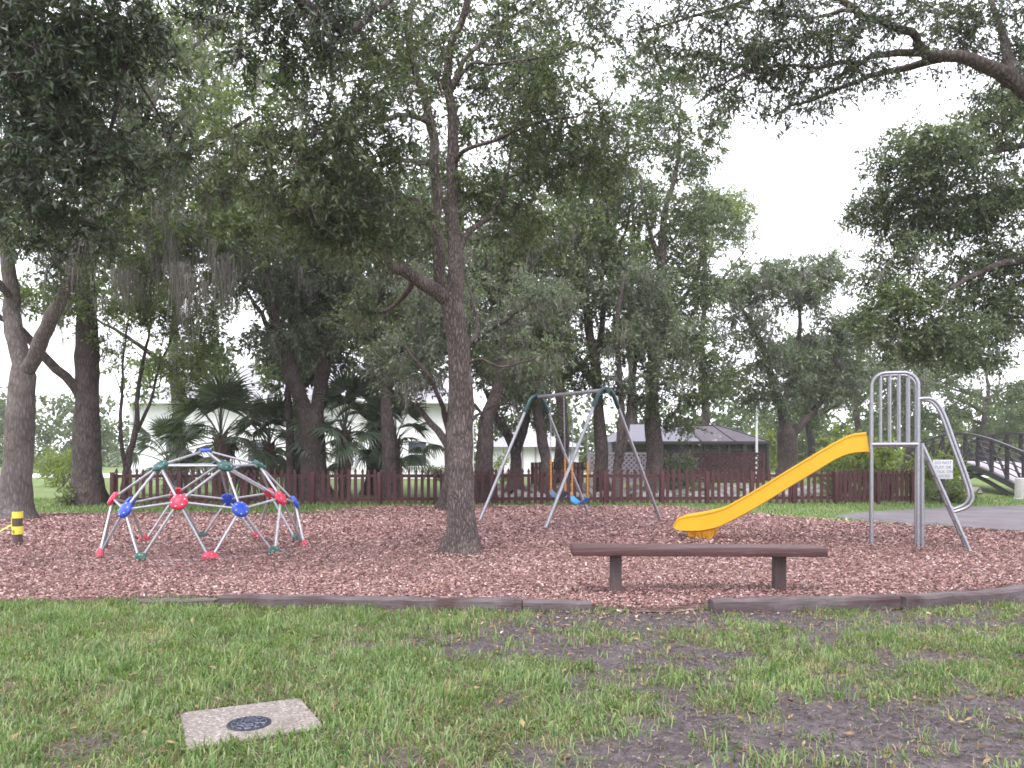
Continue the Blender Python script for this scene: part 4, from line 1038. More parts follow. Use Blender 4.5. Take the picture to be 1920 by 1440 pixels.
shrub('shrub', 'pale yellow feathery bush beside the road at the far left', at(120, 34), 1.1, 0.85, 40, 'leaf_yellow', 0.3, 0.4, 56, 0.12)
shrub('shrub', 'small weedy bush at the roots of the dark trunked oak', at(125, 21.2), 0.45, 0.3, 14, 'leaf_light', 0.09, 0.22, 35)
shrub('shrub', 'bright green rounded bush beyond the bridge', at(1800, 58), 2.0, 1.5, 40, 'leaf_yellow', 0.3, 0.6)
shrub('shrub', 'green bush under the far trees right of the bridge', at(1880, 62), 2.6, 1.7, 44, 'leaf_light', 0.3, 0.6)
shrub('shrub', 'yellow green bush between the enclosure and the broad oak', at(1420, 46), 1.8, 1.5, 36, 'leaf_yellow', 0.25, 0.5)
shrub('shrub', 'round clipped bush against the white house wall', at(818, 40), 0.6, 0.45, 18, 'leaf_far', 0.12, 0.3)
shrub('shrub', 'yellow tinged bush by the white garage', at(940, 36), 0.6, 0.8, 18, 'leaf_yellow', 0.2, 0.3, 35, 0.2)

# ------------------------------------------------------------------ palms
def frond_mesh(seed, length=1.0):
    r = np.random.default_rng(seed)
    mb = MB()
    # petiole along +X, rising then bending over
    pl = length * 0.9
    pts = [(t * pl, 0, 0.12 * pl * math.sin(t * 2.2)) for t in np.linspace(0, 1, 6)]
    mb.tube(pts, [0.022, 0.018, 0.015, 0.013, 0.011, 0.010], 5)
    e = np.array(pts[-1])
    n = 30
    for k in range(n):
        a = (k / (n - 1) - 0.5) * math.radians(215)
        ll = length * (0.78 - 0.22 * abs(a) / 1.9) * r.uniform(0.9, 1.08)
        d = np.array([math.cos(a), math.sin(a), 0])
        s = np.array([-math.sin(a), math.cos(a), 0])
        dz = r.uniform(0.25, 0.5)
        prev = None
        rows = []
        for i, t in enumerate((0.03, 0.35, 0.68, 1.0)):
            wdt = [0.010, 0.026, 0.020, 0.002][i]
            c = e + d * ll * t * (1 - 0.12 * t) + np.array([0.0, 0.0, -dz * ll * t ** 2.2 - 0.10 * ll * abs(math.sin(a)) * t])
            rows.append((c - s * wdt, c + np.array([0, 0, -0.014 * (1 - t)]), c + s * wdt))
        vs = [p for rw in rows for p in rw]
        fs = []
        for i in range(3):
            fs += [(3 * i, 3 * i + 1, 3 * i + 4, 3 * i + 3), (3 * i + 1, 3 * i + 2, 3 * i + 5, 3 * i + 4)]
        mb.add(vs, fs)
    return mb.mesh('frond', M['frond'], sharp=None)
FR = [frond_mesh(s) for s in range(4)]
def palm(label, px, D, zc, tr, fl, n, lean=0.0):
    b = at(px, D)
    root = thing('palm', label, 'palm', b, 'cabbage palms behind the fence')
    mb = MB()
    hs = np.linspace(-0.05, zc, 12)
    pts = [b + np.array([lean * (h / zc) ** 2, 0, h]) for h in hs]
    mb.tube(pts, [tr * (1.0 + 0.10 * (i % 2)) for i in range(12)], 12)
    for k in range(26):                      # old leaf bases
        a = k * 2.4; h = zc * (0.45 + 0.55 * k / 26)
        p = b + np.array([lean * (h / zc) ** 2 + math.cos(a) * tr, math.sin(a) * tr, h])
        mb.beam(p, p + np.array([math.cos(a) * 0.10, math.sin(a) * 0.10, 0.22]), 0.06, 0.02)
    mb.build('trunk', M['palm_trunk'], root)
    top = Vector((lean, 0, zc))
    for k in range(n):
        a = k * 2.39996 + rng.uniform(-0.2, 0.2)
        el = math.radians(85 - 125 * (k / n) ** 0.9 + rng.uniform(-10, 10))
        s = fl * rng.uniform(0.85, 1.15)
        mt = Matrix.Translation(top - Vector((0, 0, 0.25 * (k / n)))) @ Matrix.Rotation(a, 4, 'Z') @ Matrix.Rotation(-el, 4, 'Y') @ Matrix.Rotation(rng.uniform(-0.4, 0.4), 4, 'X') @ Matrix.Scale(s, 4)
        link('frond', FR[k % 4], root, mt)
palm('cabbage palm with stout trunk behind the climbing dome', 414, 24.5, 1.95, 0.17, 1.35, 26)
palm('cabbage palm with orange brown leaf bases right of the twin trunked oak', 646, 25.0, 2.15, 0.19, 1.25, 26)
palm('cabbage palm half hidden left of the twin trunked oak', 505, 26.0, 1.75, 0.16, 1.15, 22)
palm('cabbage palm hidden behind the reddish single trunk', 742, 26.5, 1.9, 0.15, 1.15, 20)
palm('low cabbage palm at the left corner of the white house', 320, 27.0, 1.15, 0.15, 1.2, 20)
palm('small cabbage palm fronds between the two white house palms', 575, 28.0, 1.5, 0.15, 1.1, 16)

# ================================================================== BUILDINGS
def wall_pieces(root, name, x0, x1, y, z0, z1, mat, th=0.2):
    MB().box(((x0 + x1) / 2, y + th / 2, (z0 + z1) / 2), (x1 - x0, th, z1 - z0)).build(name, mat, root)
# white house
Dh = 44.0
hx0, hx1, hz = (248 - CX) / F * Dh, (872 - CX) / F * Dh, CH + (848 - 752) / F * Dh
house = thing('house', 'large white house with pale grey roof behind the palms', 'house', ((hx0 + hx1) / 2, Dh, 0))
MB().box(((hx0 + hx1) / 2, Dh + 5, hz / 2), (hx1 - hx0, 10, hz)).build('wall', M['white_paint'], house)
rf = MB()
e = 0.5
z1 = hz + 2.6
rf.add([(hx0 - e, Dh - e, hz + 0.02), (hx1 + e, Dh - e, hz + 0.02), (hx1 + e, Dh + 10 + e, hz + 0.02), (hx0 - e, Dh + 10 + e, hz + 0.02), (hx0 + 5, Dh + 5, z1), (hx1 - 5, Dh + 5, z1)],
       [(0, 1, 5, 4), (1, 2, 5), (2, 3, 4, 5), (3, 0, 4), (3, 2, 1, 0)])
ro = rf.build('roof', M['roof_grey'], house)
MB().box(((hx0 + hx1) / 2, Dh - e - 0.05, hz - 0.06), (hx1 - hx0 + 2 * e + 0.2, 0.12, 0.2)).build('gutter', M['white_paint'], ro)
MB().box((hx0 - 0.02, Dh - 0.03, hz / 2), (0.18, 0.14, hz)).build('corner_board', M['white_paint'], house)
for wx in (-18.5, -14.0, -9.2, -5.2):
    wn = MB().box((wx, Dh - 0.02, 1.35), (1.0, 0.06, 1.3)).build('window', M['window'], house)
    f_ = MB()
    for dx in (-0.53, 0.53): f_.box((wx + dx, Dh - 0.05, 1.35), (0.08, 0.10, 1.46))
    for dz in (-0.69, 0.69): f_.box((wx, Dh - 0.05, 1.35 + dz), (0.98, 0.10, 0.08))
    f_.box((wx, Dh - 0.06, 1.35), (0.98, 0.05, 0.05))
    f_.build('frame', M['white_paint'], wn)
# white garage
Dg = 46.0
gx0, gx1, gzt = (905 - CX) / F * Dg, (1085 - CX) / F * Dg, CH + (848 - 838) / F * Dg
gar = thing('garage', 'low white garage with two small dark windows beyond the swing', 'garage', ((gx0 + gx1) / 2, Dg, 0))
MB().box(((gx0 + gx1) / 2, Dg + 3, gzt / 2), (gx1 - gx0, 6, gzt)).build('wall', M['white_paint'], gar)
rf = MB(); zr = gzt + 1.0
rf.add([(gx0 - .3, Dg - .4, gzt), (gx1 + .3, Dg - .4, gzt), (gx1 + .3, Dg + 6.4, gzt), (gx0 - .3, Dg + 6.4, gzt), (gx0 + 2, Dg + 3, zr), (gx1 - 2, Dg + 3, zr)],
       [(0, 1, 5, 4), (1, 2, 5), (2, 3, 4, 5), (3, 0, 4), (3, 2, 1, 0)])
rf.build('roof', M['roof_grey'], gar)
dr = MB().box((2.55, Dg - 0.03, 0.75), (1.5, 0.06, 1.5)).build('door', M['white_paint'], gar)
fr_ = MB()
for dx in (-0.8, 0.8): fr_.box((2.55 + dx, Dg - 0.05, 0.8), (0.10, 0.1, 1.6))
fr_.box((2.55, Dg - 0.05, 1.58), (1.5, 0.1, 0.10))
fr_.build('frame', M['lattice_pale'], dr)
for wx in (2.45, 2.75): MB().box((wx, Dg - 0.07, 0.95), (0.14, 0.03, 0.22)).build('window', M['window'], dr)
for wx in (0.6, 1.35): MB().box((wx, Dg - 0.03, 0.9), (0.10, 0.06, 1.8)).build('wall_batten', M['lattice_pale'], gar)

# screened enclosure with its house behind
De = 41.0
def EX(px): return (px - CX) / F * De
def EZ(py): return CH - (py - HOR) / F * De
enc = thing('screened_enclosure', 'dark screened pool enclosure with lavender grey hipped roof behind the fence', 'enclosure', (EX(1260), De, 0))
ez, et = EZ(829), EZ(795)
MB().box((EX(1205), De + 3.5, ez / 2), (EX(1262) - EX(1155), 5, ez)).build('wall', M['grey_wall'], enc)
rf = MB()
a0, a1 = EX(1172), EX(1312)
rf.add([(EX(1150), De - 0.3, ez + .02), (a1, De - 0.3, ez + .02), (a1, De + 7.4, ez + .02), (EX(1150), De + 7.4, ez + .02), (EX(1195), De + 3.5, et + .1), (a1, De + 3.5, et + .1)], [(0, 1, 5, 4), (1, 2, 5), (2, 3, 4, 5), (3, 0, 4), (3, 2, 1, 0)])
ro = rf.build('roof', M['roof_lavender'], enc)
MB().box(((EX(1150) + EX(1440)) / 2, De - 0.33, ez - 0.03), (EX(1440) - EX(1150), 0.10, 0.14)).build('fascia', M['screen_frame'], ro)
# cage roof panels and beams
cx1 = EX(1438); tx0, tx1 = EX(1312), EX(1376)
tp = MB().add([(a1, De - .3, ez + .03), (cx1, De - .3, ez + .03), (tx1, De + 3, et), (tx0, De + 3, et)], [(0, 1, 2, 3)])
tp.add([(cx1, De - .3, ez + .03), (cx1, De + 6, ez + .03), (tx1, De + 3, et)], [(0, 1, 2)])
tp.build('roof_screen', M['screen_roof'], enc)
for a_, b_ in (((EX(1375), De - .3, ez + .05), (tx1 - .3, De + 3, et + .02)), ((cx1, De - .3, ez + .05), (tx1, De + 3, et + .02)), ((a1, De - .3, ez + .05), (tx0, De + 3, et + .02)), ((tx0, De + 3, et + .02), (tx1, De + 3, et + .02)), ((cx1, De + 6, ez + .05), (tx1, De + 3, et + .02))):
    MB().beam(a_, b_, 0.07, 0.07).build('roof_beam', M['screen_frame'], enc)
posts_px = [1240, 1297, 1345, 1365, 1394, 1415, 1437]
for i, px in enumerate(posts_px):
    MB().box((EX(px), De - 0.25, ez / 2), (0.20 if px == 1394 else 0.09, 0.09, ez)).build('post', M['screen_frame'], enc)
for i in range(len(posts_px) - 1):
    MB().box(((EX(posts_px[i]) + EX(posts_px[i + 1])) / 2, De - 0.20, ez / 2), (EX(posts_px[i + 1]) - EX(posts_px[i]) - 0.09, 0.012, ez - 0.1)).build('screen', M['screen'], enc)
MB().box((EX(1380), De - 0.25, EZ(843)), (EX(1394) - EX(1366) - .1, 0.06, 0.08)).build('rail', M['screen_frame'], enc)
MB().box((cx1, De + 3, ez / 2), (0.012, 6, ez)).build('screen', M['screen'], enc)
MB().box((EX(1257), De - 0.1, EZ(843)), (EX(1270) - EX(1240), 0.06, 0.5)).build('blue_tarp', M['tarp'], enc)
for px in (1240, 1340, 1437):
    MB().box((EX(px), De + 5.9, ez / 2), (0.09, 0.09, ez)).build('post', M['screen_frame'], enc)

def lattice(label, x0, x1, y, z0, z1, mat, pitch=0.19, wd=0.055, name='lattice_panel'):
    root = thing(name, label, 'lattice', ((x0 + x1) / 2, y, 0))
    hgt = z1 - z0; n = int((x1 - x0 + hgt) / pitch)
    for sgn, yy in ((1, 0.0), (-1, 0.018)):
        mb = MB()
        for k in range(n + 1):
            a = x0 - hgt + k * pitch if sgn > 0 else x0 + k * pitch
            p, q_ = np.array([a, y + yy, z0]), np.array([a + sgn * hgt, y + yy, z1])
            ta, tb = 0.0, 1.0
            for lo_, hi_ in ((x0, x1),):
                dx = q_[0] - p[0]
                t1, t2 = sorted(((lo_ - p[0]) / dx, (hi_ - p[0]) / dx))
                ta, tb = max(ta, t1), min(tb, t2)
            if tb - ta < 0.05: continue
            mb.beam(p + (q_ - p) * ta, p + (q_ - p) * tb, 0.016, wd, up=(0, 1, 0) if False else (0, 0, 1))
        o = mb.build('slat_layer', mat, root)
        o['kind'] = 'stuff'
    fr_ = MB()
    for xx in (x0, x1): fr_.box((xx, y + 0.01, (z1) / 2), (0.09, 0.09, z1))
    for zz in (z0, z1): fr_.box(((x0 + x1) / 2, y + 0.01, zz), (x1 - x0 - .09, 0.07, 0.07))
    fr_.build('frame', mat, root)
De2 = 31.0
lattice('maroon lattice screen in front of the screened enclosure', (1330 - CX) / F * De2, (1432 - CX) / F * De2, De2, 0.3, CH - (850 - HOR) / F * De2, M['maroon'])
lattice('maroon lattice screen half hidden behind the grey green bush', (1240 - CX) / F * De2, (1326 - CX) / F * De2, De2, 0.3, CH - (851 - HOR) / F * De2, M['maroon'])
lattice('pale lattice screen behind the reddish upright trunk', (1103 - CX) / F * De2, (1222 - CX) / F * De2, De2 - 0.3, 0.3, CH - (850 - HOR) / F * De2, M['lattice_pale'])

# short solid maroon fence beyond the pickets
Df = 30.0
bf = thing('board_fence', 'solid maroon board fence seen through the swing frame', 'fence', ((1040 - CX) / F * Df, Df, 0))
x0, x1 = (995 - CX) / F * Df, (1100 - CX) / F * Df
me = MB().box((0, 0, 0.54), (0.135, 0.025, 1.08)).mesh('board', M['maroon'])
n = int((x1 - x0) / 0.142)
for k in range(n):
    link('board', me, bf, Matrix.Translation((x0 + (k + .5) * 0.142 - ORIG[bf.name][0], rng.uniform(-.004, .004), rng.uniform(-.02, .02))))
for zz in (0.25, 0.85): MB().box(((x0 + x1) / 2, Df + 0.05, zz), (x1 - x0, 0.05, 0.09)).build('rail', M['maroon'], bf)

# flag pole / light pole
pl = thing('light_pole', 'thin white pole standing left of the broad grey oak', 'pole', ((1419 - CX) / F * 38, 38, 0))
pb = ORIG[pl.name]
MB().tube([pb, pb + [0, 0, 2.5], pb + [0, 0, 5.2]], [0.06, 0.05, 0.035], 10).build('shaft', M['white_paint'], pl)
MB().lathe([(0.16, 0), (0.16, 0.03), (0.08, 0.06), (0.07, 0.12)], pb).build('base', M['concrete_post'], pl)
MB().lathe([(0.03, 0), (0.055, 0.03), (0.055, 0.07), (0.02, 0.11)], pb + [0, 0, 5.2]).build('cap', M['white_paint'], pl)

# ------------------------------------------------------------------ picket fence
FA, FB = np.array([(212 - CX) / F * 21.6, 21.6, 0]), np.array([(1712 - CX) / F * 22.6, 22.6, 0])
fence = thing('picket_fence', 'long dark red picket fence with spear tops running behind the play area', 'fence', (FA + FB) / 2)
fdir = (FB - FA) / np.linalg.norm(FB - FA); flen = np.linalg.norm(FB - FA); fang = math.atan2(fdir[1], fdir[0])
def picket_mesh(h, wd):
    prof = [(-1, 0), (1, 0), (1, h - 0.17), (0.55, h - 0.15), (0.55, h - 0.135), (0.95, h - 0.09), (0.55, h - 0.04), (0, h), (-0.55, h - 0.04), (-0.95, h - 0.09), (-0.55, h - 0.135), (-0.55, h - 0.15), (-1, h - 0.17)]
    vs = [(p[0] * wd / 2, -0.011, p[1]) for p in prof] + [(p[0] * wd / 2, 0.011, p[1]) for p in prof]
    n = len(prof)
    return MB().add(vs, [tuple(range(n)), tuple(reversed(range(n, 2 * n)))] + [(i, i + n, (i + 1) % n + n, (i + 1) % n) for i in range(n)]).mesh('picket', M['maroon'])
PK = [picket_mesh(0.985, 0.088), picket_mesh(0.955, 0.092), picket_mesh(0.90, 0.10)]
s = 0.10; k = 0
while s < flen - 0.05:
    dense = s > flen * 0.90
    p = FA + fdir * s - ORIG[fence.name]
    me = PK[2] if dense else PK[k % 2 if rng.random() < 0.2 else 0]
    mt = Matrix.Translation((p[0], p[1] - 0.04, rng.uniform(-0.012, 0.02) + 0.02 + (0.05 if dense else 0))) @ Matrix.Rotation(fang + rng.normal(0, 0.03), 4, 'Z') @ Matrix.Rotation(rng.normal(0, 0.014), 4, 'Y')
    link('picket', me, fence, mt)
    s += 0.135 if dense else 0.183 + rng.normal(0, 0.006); k += 1
for zz in (0.17, 0.80):
    for k in range(9):
        a, b_ = FA + fdir * flen * k / 9, FA + fdir * flen * (k + 1) / 9
        MB().beam(a + [0, 0, zz + rng.uniform(-.01, .01)], b_ + [0, 0, zz + rng.uniform(-.01, .01)], 0.04, 0.085).build('rail', M['maroon'], fence)
for px in (214, 335, 455, 575, 697, 800, 905, 1010, 1118, 1226, 1312, 1397, 1478, 1559, 1640, 1708):
    t = (px - 212) / 1500
    p = FA + fdir * flen * t
    mb = MB().bbox((p[0], p[1] - 0.10 + rng.uniform(-.02, .02), 0.43), (0.10, 0.10, 0.96), 0.008, fang)
    mb.build('post', M['maroon'], fence)

# ------------------------------------------------------------------ bridge
bst, bdir, blen = np.array([16.0, 25.0, 0]), np.array([0.223, 0.975, 0]), 14.0
bdir = bdir / np.linalg.norm(bdir); bperp = np.array([bdir[1], -bdir[0], 0]); bw = 1.9
bridge = thing('footbridge', 'arched dark steel footbridge with railings behind the slide ladder', 'bridge', bst)
def dz(t): return 0.30 + 0.80 * math.sin(PI * min(max(t * 0.96 + 0.02, 0), 1))
TS = np.linspace(0, 1, 29)
def bp(t, off, h): return bst + bdir * blen * t + bperp * off + np.array([0, 0, dz(t) + h])
mb = MB()
vs = []; fs = []
for t in TS:
    for off in (0.04, bw - 0.04):
        for h in (0, -0.08): vs.append(bp(t, off, h))
for i in range(len(TS) - 1):
    a = 4 * i
    fs += [(a, a + 2, a + 6, a + 4), (a + 1, a + 5, a + 7, a + 3), (a, a + 4, a + 5, a + 1), (a + 2, a + 3, a + 7, a + 6)]
mb.add(vs, fs).build('deck', M['bridge_deck'], bridge)
def rib(off, h, wd, ht, name, sub=TS):
    mb = MB(); vs, fs = [], []
    for t in sub:
        c = bp(t, off, h)
        for i, j in ((-1, -1), (1, -1), (1, 1), (-1, 1)): vs.append(c + bperp * i * wd / 2 + np.array([0, 0, j * ht / 2]))
    for i in range(len(sub) - 1):
        for k in range(4):
            fs.append((4 * i + k, 4 * i + (k + 1) % 4, 4 * i + 4 + (k + 1) % 4, 4 * i + 4 + k))
    fs += [(3, 2, 1, 0), tuple(4 * (len(sub) - 1) + k for k in range(4))]
    mb.add(vs, fs).build(name, M['dark_metal'], bridge)
for off in (0.0, bw):
    rib(off, 1.08, 0.08, 0.09, 'handrail')
    rib(off, -0.12, 0.09, 0.20, 'deck_girder')
    for h in (0.20, 0.38, 0.56, 0.74, 0.92): rib(off, h, 0.03, 0.032, 'rail')
    n = 10
    for k in range(n + 1):
        t = k / n
        MB().beam(bp(t, off, -0.05), bp(t, off, 1.06), 0.10, 0.10, up=(1, 0, 0)).build('upright', M['dark_metal'], bridge)
        if k < n:
            a, b_ = ((t, 0.02), (t + 1 / n, 1.02))
            if t >= 0.5: a, b_ = ((t, 1.02), (t + 1 / n, 0.02))
            MB().beam(bp(a[0], off, a[1]), bp(b_[0], off, b_[1]), 0.06, 0.06).build('brace', M['dark_metal'], bridge)
for off in (0.12, bw - 0.12):      # lower arch rib
    pts = [bst + bdir * blen * t + bperp * off + np.array([0, 0, -0.30 + 1.0 * math.sin(PI * t)]) for t in np.linspace(0.0, 1, 21)]
    MB().tube(pts, 0.08, 6).build('arch_rib', M['dark_metal'], bridge)
bol = thing('bollard', 'pale grey concrete bollard at the near end of the footbridge', 'bollard', at(1914, 24.6))
bb0 = ORIG[bol.name]
MB().lathe([(0.17, -0.05), (0.165, 0.3), (0.16, 0.60), (0.155, 0.64), (0.12, 0.66)], bb0, n=20).build('column', M['concrete_post'], bol)
MB().lathe([(0.20, -0.02), (0.20, 0.03), (0.172, 0.05)], bb0, n=20).build('base_ring', M['concrete_post'], bol)

# ------------------------------------------------------------------ rocks
def rock_mesh(seed):
    r = np.random.default_rng(seed)
    bm = bmesh.new()
    bmesh.ops.create_icosphere(bm, subdivisions=2, radius=1)
    for v in bm.verts:
        n = v.co.normalized()
        f = 1 + 0.22 * math.sin(n.x * 3.1 + seed) * math.cos(n.y * 2.7 + seed * 2) + 0.12 * math.sin(n.z * 6 + n.x * 5 + seed)
        v.co = Vector((n.x * f, n.y * f * 0.85, max(-0.35, n.z * f * 0.62)))
        v.co += Vector(r.normal(0, 0.05, 3))
    me = bpy.data.meshes.new('rock'); bm.to_mesh(me); bm.free()
    me.materials.append(M['rock'])
    return me
RK = [rock_mesh(s) for s in range(6)]
for i, (px, py, sz, lab) in enumerate(((1772, 934, 0.26, 'flat pale rock just right of the sign post'), (1795, 931, 0.34, 'large pale rock behind the foot of the slide handrail'), (1817, 937, 0.22, 'small pale rock right of the slide handrail'),
                                       (1748, 938, 0.20, 'small grey rock left of the sign post'), (1826, 926, 0.30, 'grey rock on the grass slope below the footbridge'))):
    g_ = G(px, py)
    o = link('rock', RK[i], None, Matrix.Translation((g_[0], g_[1], sz * 0.2)) @ Matrix.Rotation(i * 1.3, 4, 'Z') @ Matrix.Scale(sz, 4))
    tag(o, lab, 'rock', 'rocks by the sign')
vs, tr, o_ = [], [], 0
base_v = [np.array([v.co[:] for v in r_.vertices]) for r_ in RK]
base_t = [np.array([p.vertices[:] for p in r_.polygons]) for r_ in RK]
for k in range(240):
    y = rng.uniform(23.3, 27.5); x = rng.uniform(-1.5, 11.5)
    j = k % 6; s_ = rng.uniform(0.10, 0.30); a = rng.uniform(0, 6.28)
    R_ = np.array([[math.cos(a), -math.sin(a), 0], [math.sin(a), math.cos(a), 0], [0, 0, 1]])
    vs.append(base_v[j] @ R_.T * s_ + [x, y, s_ * 0.2 + 0.08 * (y - 23.3) * 0.6]); tr.append(base_t[j] + o_); o_ += len(base_v[j])
tag(link('rock_bank', raw_mesh('rock_bank', np.concatenate(vs), None, np.concatenate(tr), M['rock'])), 'bank of pale rocks seen through the gaps of the fence', 'rocks', kind='stuff')

# ================================================================== PLAY EQUIPMENT
# ---- geodesic climbing dome
DC, DR = np.array([-4.56, 11.9, 0.025]), 1.45
dome = thing('climbing_dome', 'geodesic climbing dome of silver bars with red, blue and green hubs', 'climbing frame', (DC[0], DC[1], 0))
def sph(pol, az, R=DR):
    pol, az = math.radians(pol), math.radians(az)
    return DC + R * np.array([math.sin(pol) * math.sin(az), -math.sin(pol) * math.cos(az), math.cos(pol)])   # azimuth 0 faces the camera
A0 = 41.3
nodes, ncol = [sph(0, 0)], ['blue']
for k in range(5): nodes.append(sph(31.72, A0 + 72 * k)); ncol.append('teal')
for k in range(5): nodes.append(sph(63.43, A0 + 72 * k)); ncol.append('blue')
for k in range(5): nodes.append(sph(58.28, A0 + 36 + 72 * k)); ncol.append('red')
for k in range(10): nodes.append(sph(90, A0 + 18 + 36 * k)); ncol.append('teal' if k % 2 == 0 else 'red')
edges = []
for k in range(5):
    edges += [(0, 1 + k), (1 + k, 1 + (k + 1) % 5), (1 + k, 6 + k), (1 + k, 11 + k), (1 + (k + 1) % 5, 11 + k), (6 + k, 11 + k), (11 + k, 6 + (k + 1) % 5)]
    edges += [(6 + k, 16 + 2 * k), (6 + k, 16 + (2 * k - 1) % 10), (11 + k, 16 + 2 * k), (11 + k, 16 + 2 * k + 1)]
for k in range(10): edges.append((16 + k, 16 + (k + 1) % 10))
for a, b_ in edges:
    p, q_ = nodes[a], nodes[b_]
    d = (q_ - p) / np.linalg.norm(q_ - p)
    Ls = np.linalg.norm(q_ - p)
    ts = [0.07, 0.10, 0.13, Ls - 0.13, Ls - 0.10, Ls - 0.07]
    MB().tube([p + d * t_ for t_ in ts], [0.010, 0.016, 0.0175, 0.0175, 0.016, 0.010], 10).build('strut', M['strut'], dome)
hub = {}
for c in ('red', 'blue', 'teal'):
    hub[c] = MB().lathe([(0.085, -0.030), (0.112, -0.022), (0.118, -0.006), (0.112, 0.010), (0.088, 0.028), (0.05, 0.040), (0.02, 0.044)], (0, 0, 0), n=20).mesh('hub', M[c], sharp=50)
boltm = MB().lathe([(0.012, 0), (0.012, 0.006), (0.006, 0.010)], (0, 0, 0), n=8).mesh('bolt', M['strut'])
for i, (p, c) in enumerate(zip(nodes, ncol)):
    nrm = Vector(p - DC).normalized()
    rot = nrm.to_track_quat('Z', 'Y').to_matrix().to_4x4()
    pos_ = Vector(p - ORIG[dome.name])
    if i == 0: rot = rot @ Matrix.Scale(0.8, 4)
    h = link('hub', hub[c], dome, Matrix.Translation(pos_) @ rot)
    for k in range(6):
        a = k * PI / 3 + 0.3
        link('bolt', boltm, h, Matrix.Translation((math.cos(a) * 0.084, math.sin(a) * 0.084, 0.029)))

# ---- swing frame
na, fa = np.array([1.82, 15.5, 0]), np.array([0.54, 17.5, 0])
cd = (fa - na) / np.linalg.norm(fa - na); cp = np.array([cd[1], -cd[0], 0])
frame = thing('swing_set', 'silver A-frame swing stand with dark green curved tops', 'swing frame', (na + fa) / 2)
for e_ in (na, fa):
    top = []
    for sgn in (-1, 1):
        a, b_ = e_ + cp * sgn * 1.5, e_ + cp * sgn * 0.27 + np.array([0, 0, 2.40])
        MB().tube([a - [0, 0, 0.1], b_], 0.034, 12).build('leg', M['galv'], frame)
    b1, b2 = e_ - cp * 0.27 + np.array([0, 0, 2.40]), e_ + cp * 0.27 + np.array([0, 0, 2.40])
    up = np.array([0, 0, 1.0])
    lg = unit(np.array([0, 0, 2.4]) + cp * 1.23); lg2 = unit(np.array([0, 0, 2.4]) - cp * 1.23)
    pts = spline([b1 - lg * 0.10, b1, e_ - cp * 0.20 + up * 2.54, e_ - cp * 0.11 + up * 2.645, e_ + up * 2.68, e_ + cp * 0.11 + up * 2.645, e_ + cp * 0.20 + up * 2.54, b2, b2 - lg2 * 0.10], 0.05)
    MB().tube(pts, 0.045, 14).build('curved_top', M['teal_dark'], frame)
    MB().lathe([(0.06, -0.08), (0.06, 0.08)], e_ + up * 2.655, cd, 12).build('collar', M['teal_dark'], frame)
MB().tube([na + [0, 0, 2.655], fa + [0, 0, 2.655]], 0.04, 12).build('crossbar', M['galv'], frame)
def chain_links(p, q_, n, r, name, mat, parent):
    p, q_ = np.asarray(p), np.asarray(q_)
    mb = MB()
    d = (q_ - p) / n
    L_ = np.linalg.norm(d); u = d / L_
    s1 = unit(np.cross(u, [0.2, 0.9, 0.1])); s2 = np.cross(u, s1)
    for k in range(n):
        c = p + d * (k + .5); s = s1 if k % 2 else s2
        ring = [c + u * L_ * 0.62 * math.cos(a) + s * r * 2.4 * math.sin(a) for a in np.linspace(0, 2 * PI, 9)]
        mb.tube(ring, r, 4, caps=False)
    return mb.build(name, mat, parent)
for frac, smat, lab, zs, sw in ((0.34, 'seat_blue', 'bright blue belt swing seat nearest the slide', 0.50, -0.02), (0.68, 'seat_navy', 'dark slate belt swing seat at the far side of the frame', 0.585, 0.03)):
    c = na + (fa - na) * frac
    s_ = thing('swing', lab, 'swing', c)
    ends = []
    for sg in (-1, 1):
        tp_ = c + cd * sg * 0.24 + np.array([0, 0, 2.62]); bt = c + cd * sg * 0.26 + cp * sw + np.array([0, 0, zs + 0.06])
        mid = bt + (tp_ - bt) * 0.34
        chain_links(tp_, mid, 34, 0.005, 'chain', M['galv'], s_)
        cs = chain_links(mid, bt, 24, 0.007, 'coated_chain', M['chain_yellow'], s_)
        MB().lathe([(0.03, -0.02), (0.03, 0.02)], tp_ + [0, 0, 0.01], (0, 0, 1), 8).build('hanger', M['galv'], s_)
        ends.append(bt)
    mb = MB(); vs, fs = [], []
    n = 12
    for k in range(n + 1):
        t = k / n
        x = ends[0] + (ends[1] - ends[0]) * t + np.array([0, 0, -0.14 * math.sin(PI * t) ** 0.8])
        wd = 0.045 + 0.055 * min(1, math.sin(PI * t) * 1.6)
        for off, h in ((-wd, 0), (wd, 0), (wd, -0.018), (-wd, -0.018)): vs.append(x + cp * off + np.array([0, 0, h]))
    for k in range(n):
        for j in range(4): fs.append((4 * k + j, 4 * k + (j + 1) % 4, 4 * k + 4 + (j + 1) % 4, 4 * k + 4 + j))
    fs += [(3, 2, 1, 0), tuple(4 * n + j for j in range(4))]
    mb.add(vs, fs).build('seat', M[smat], s_)

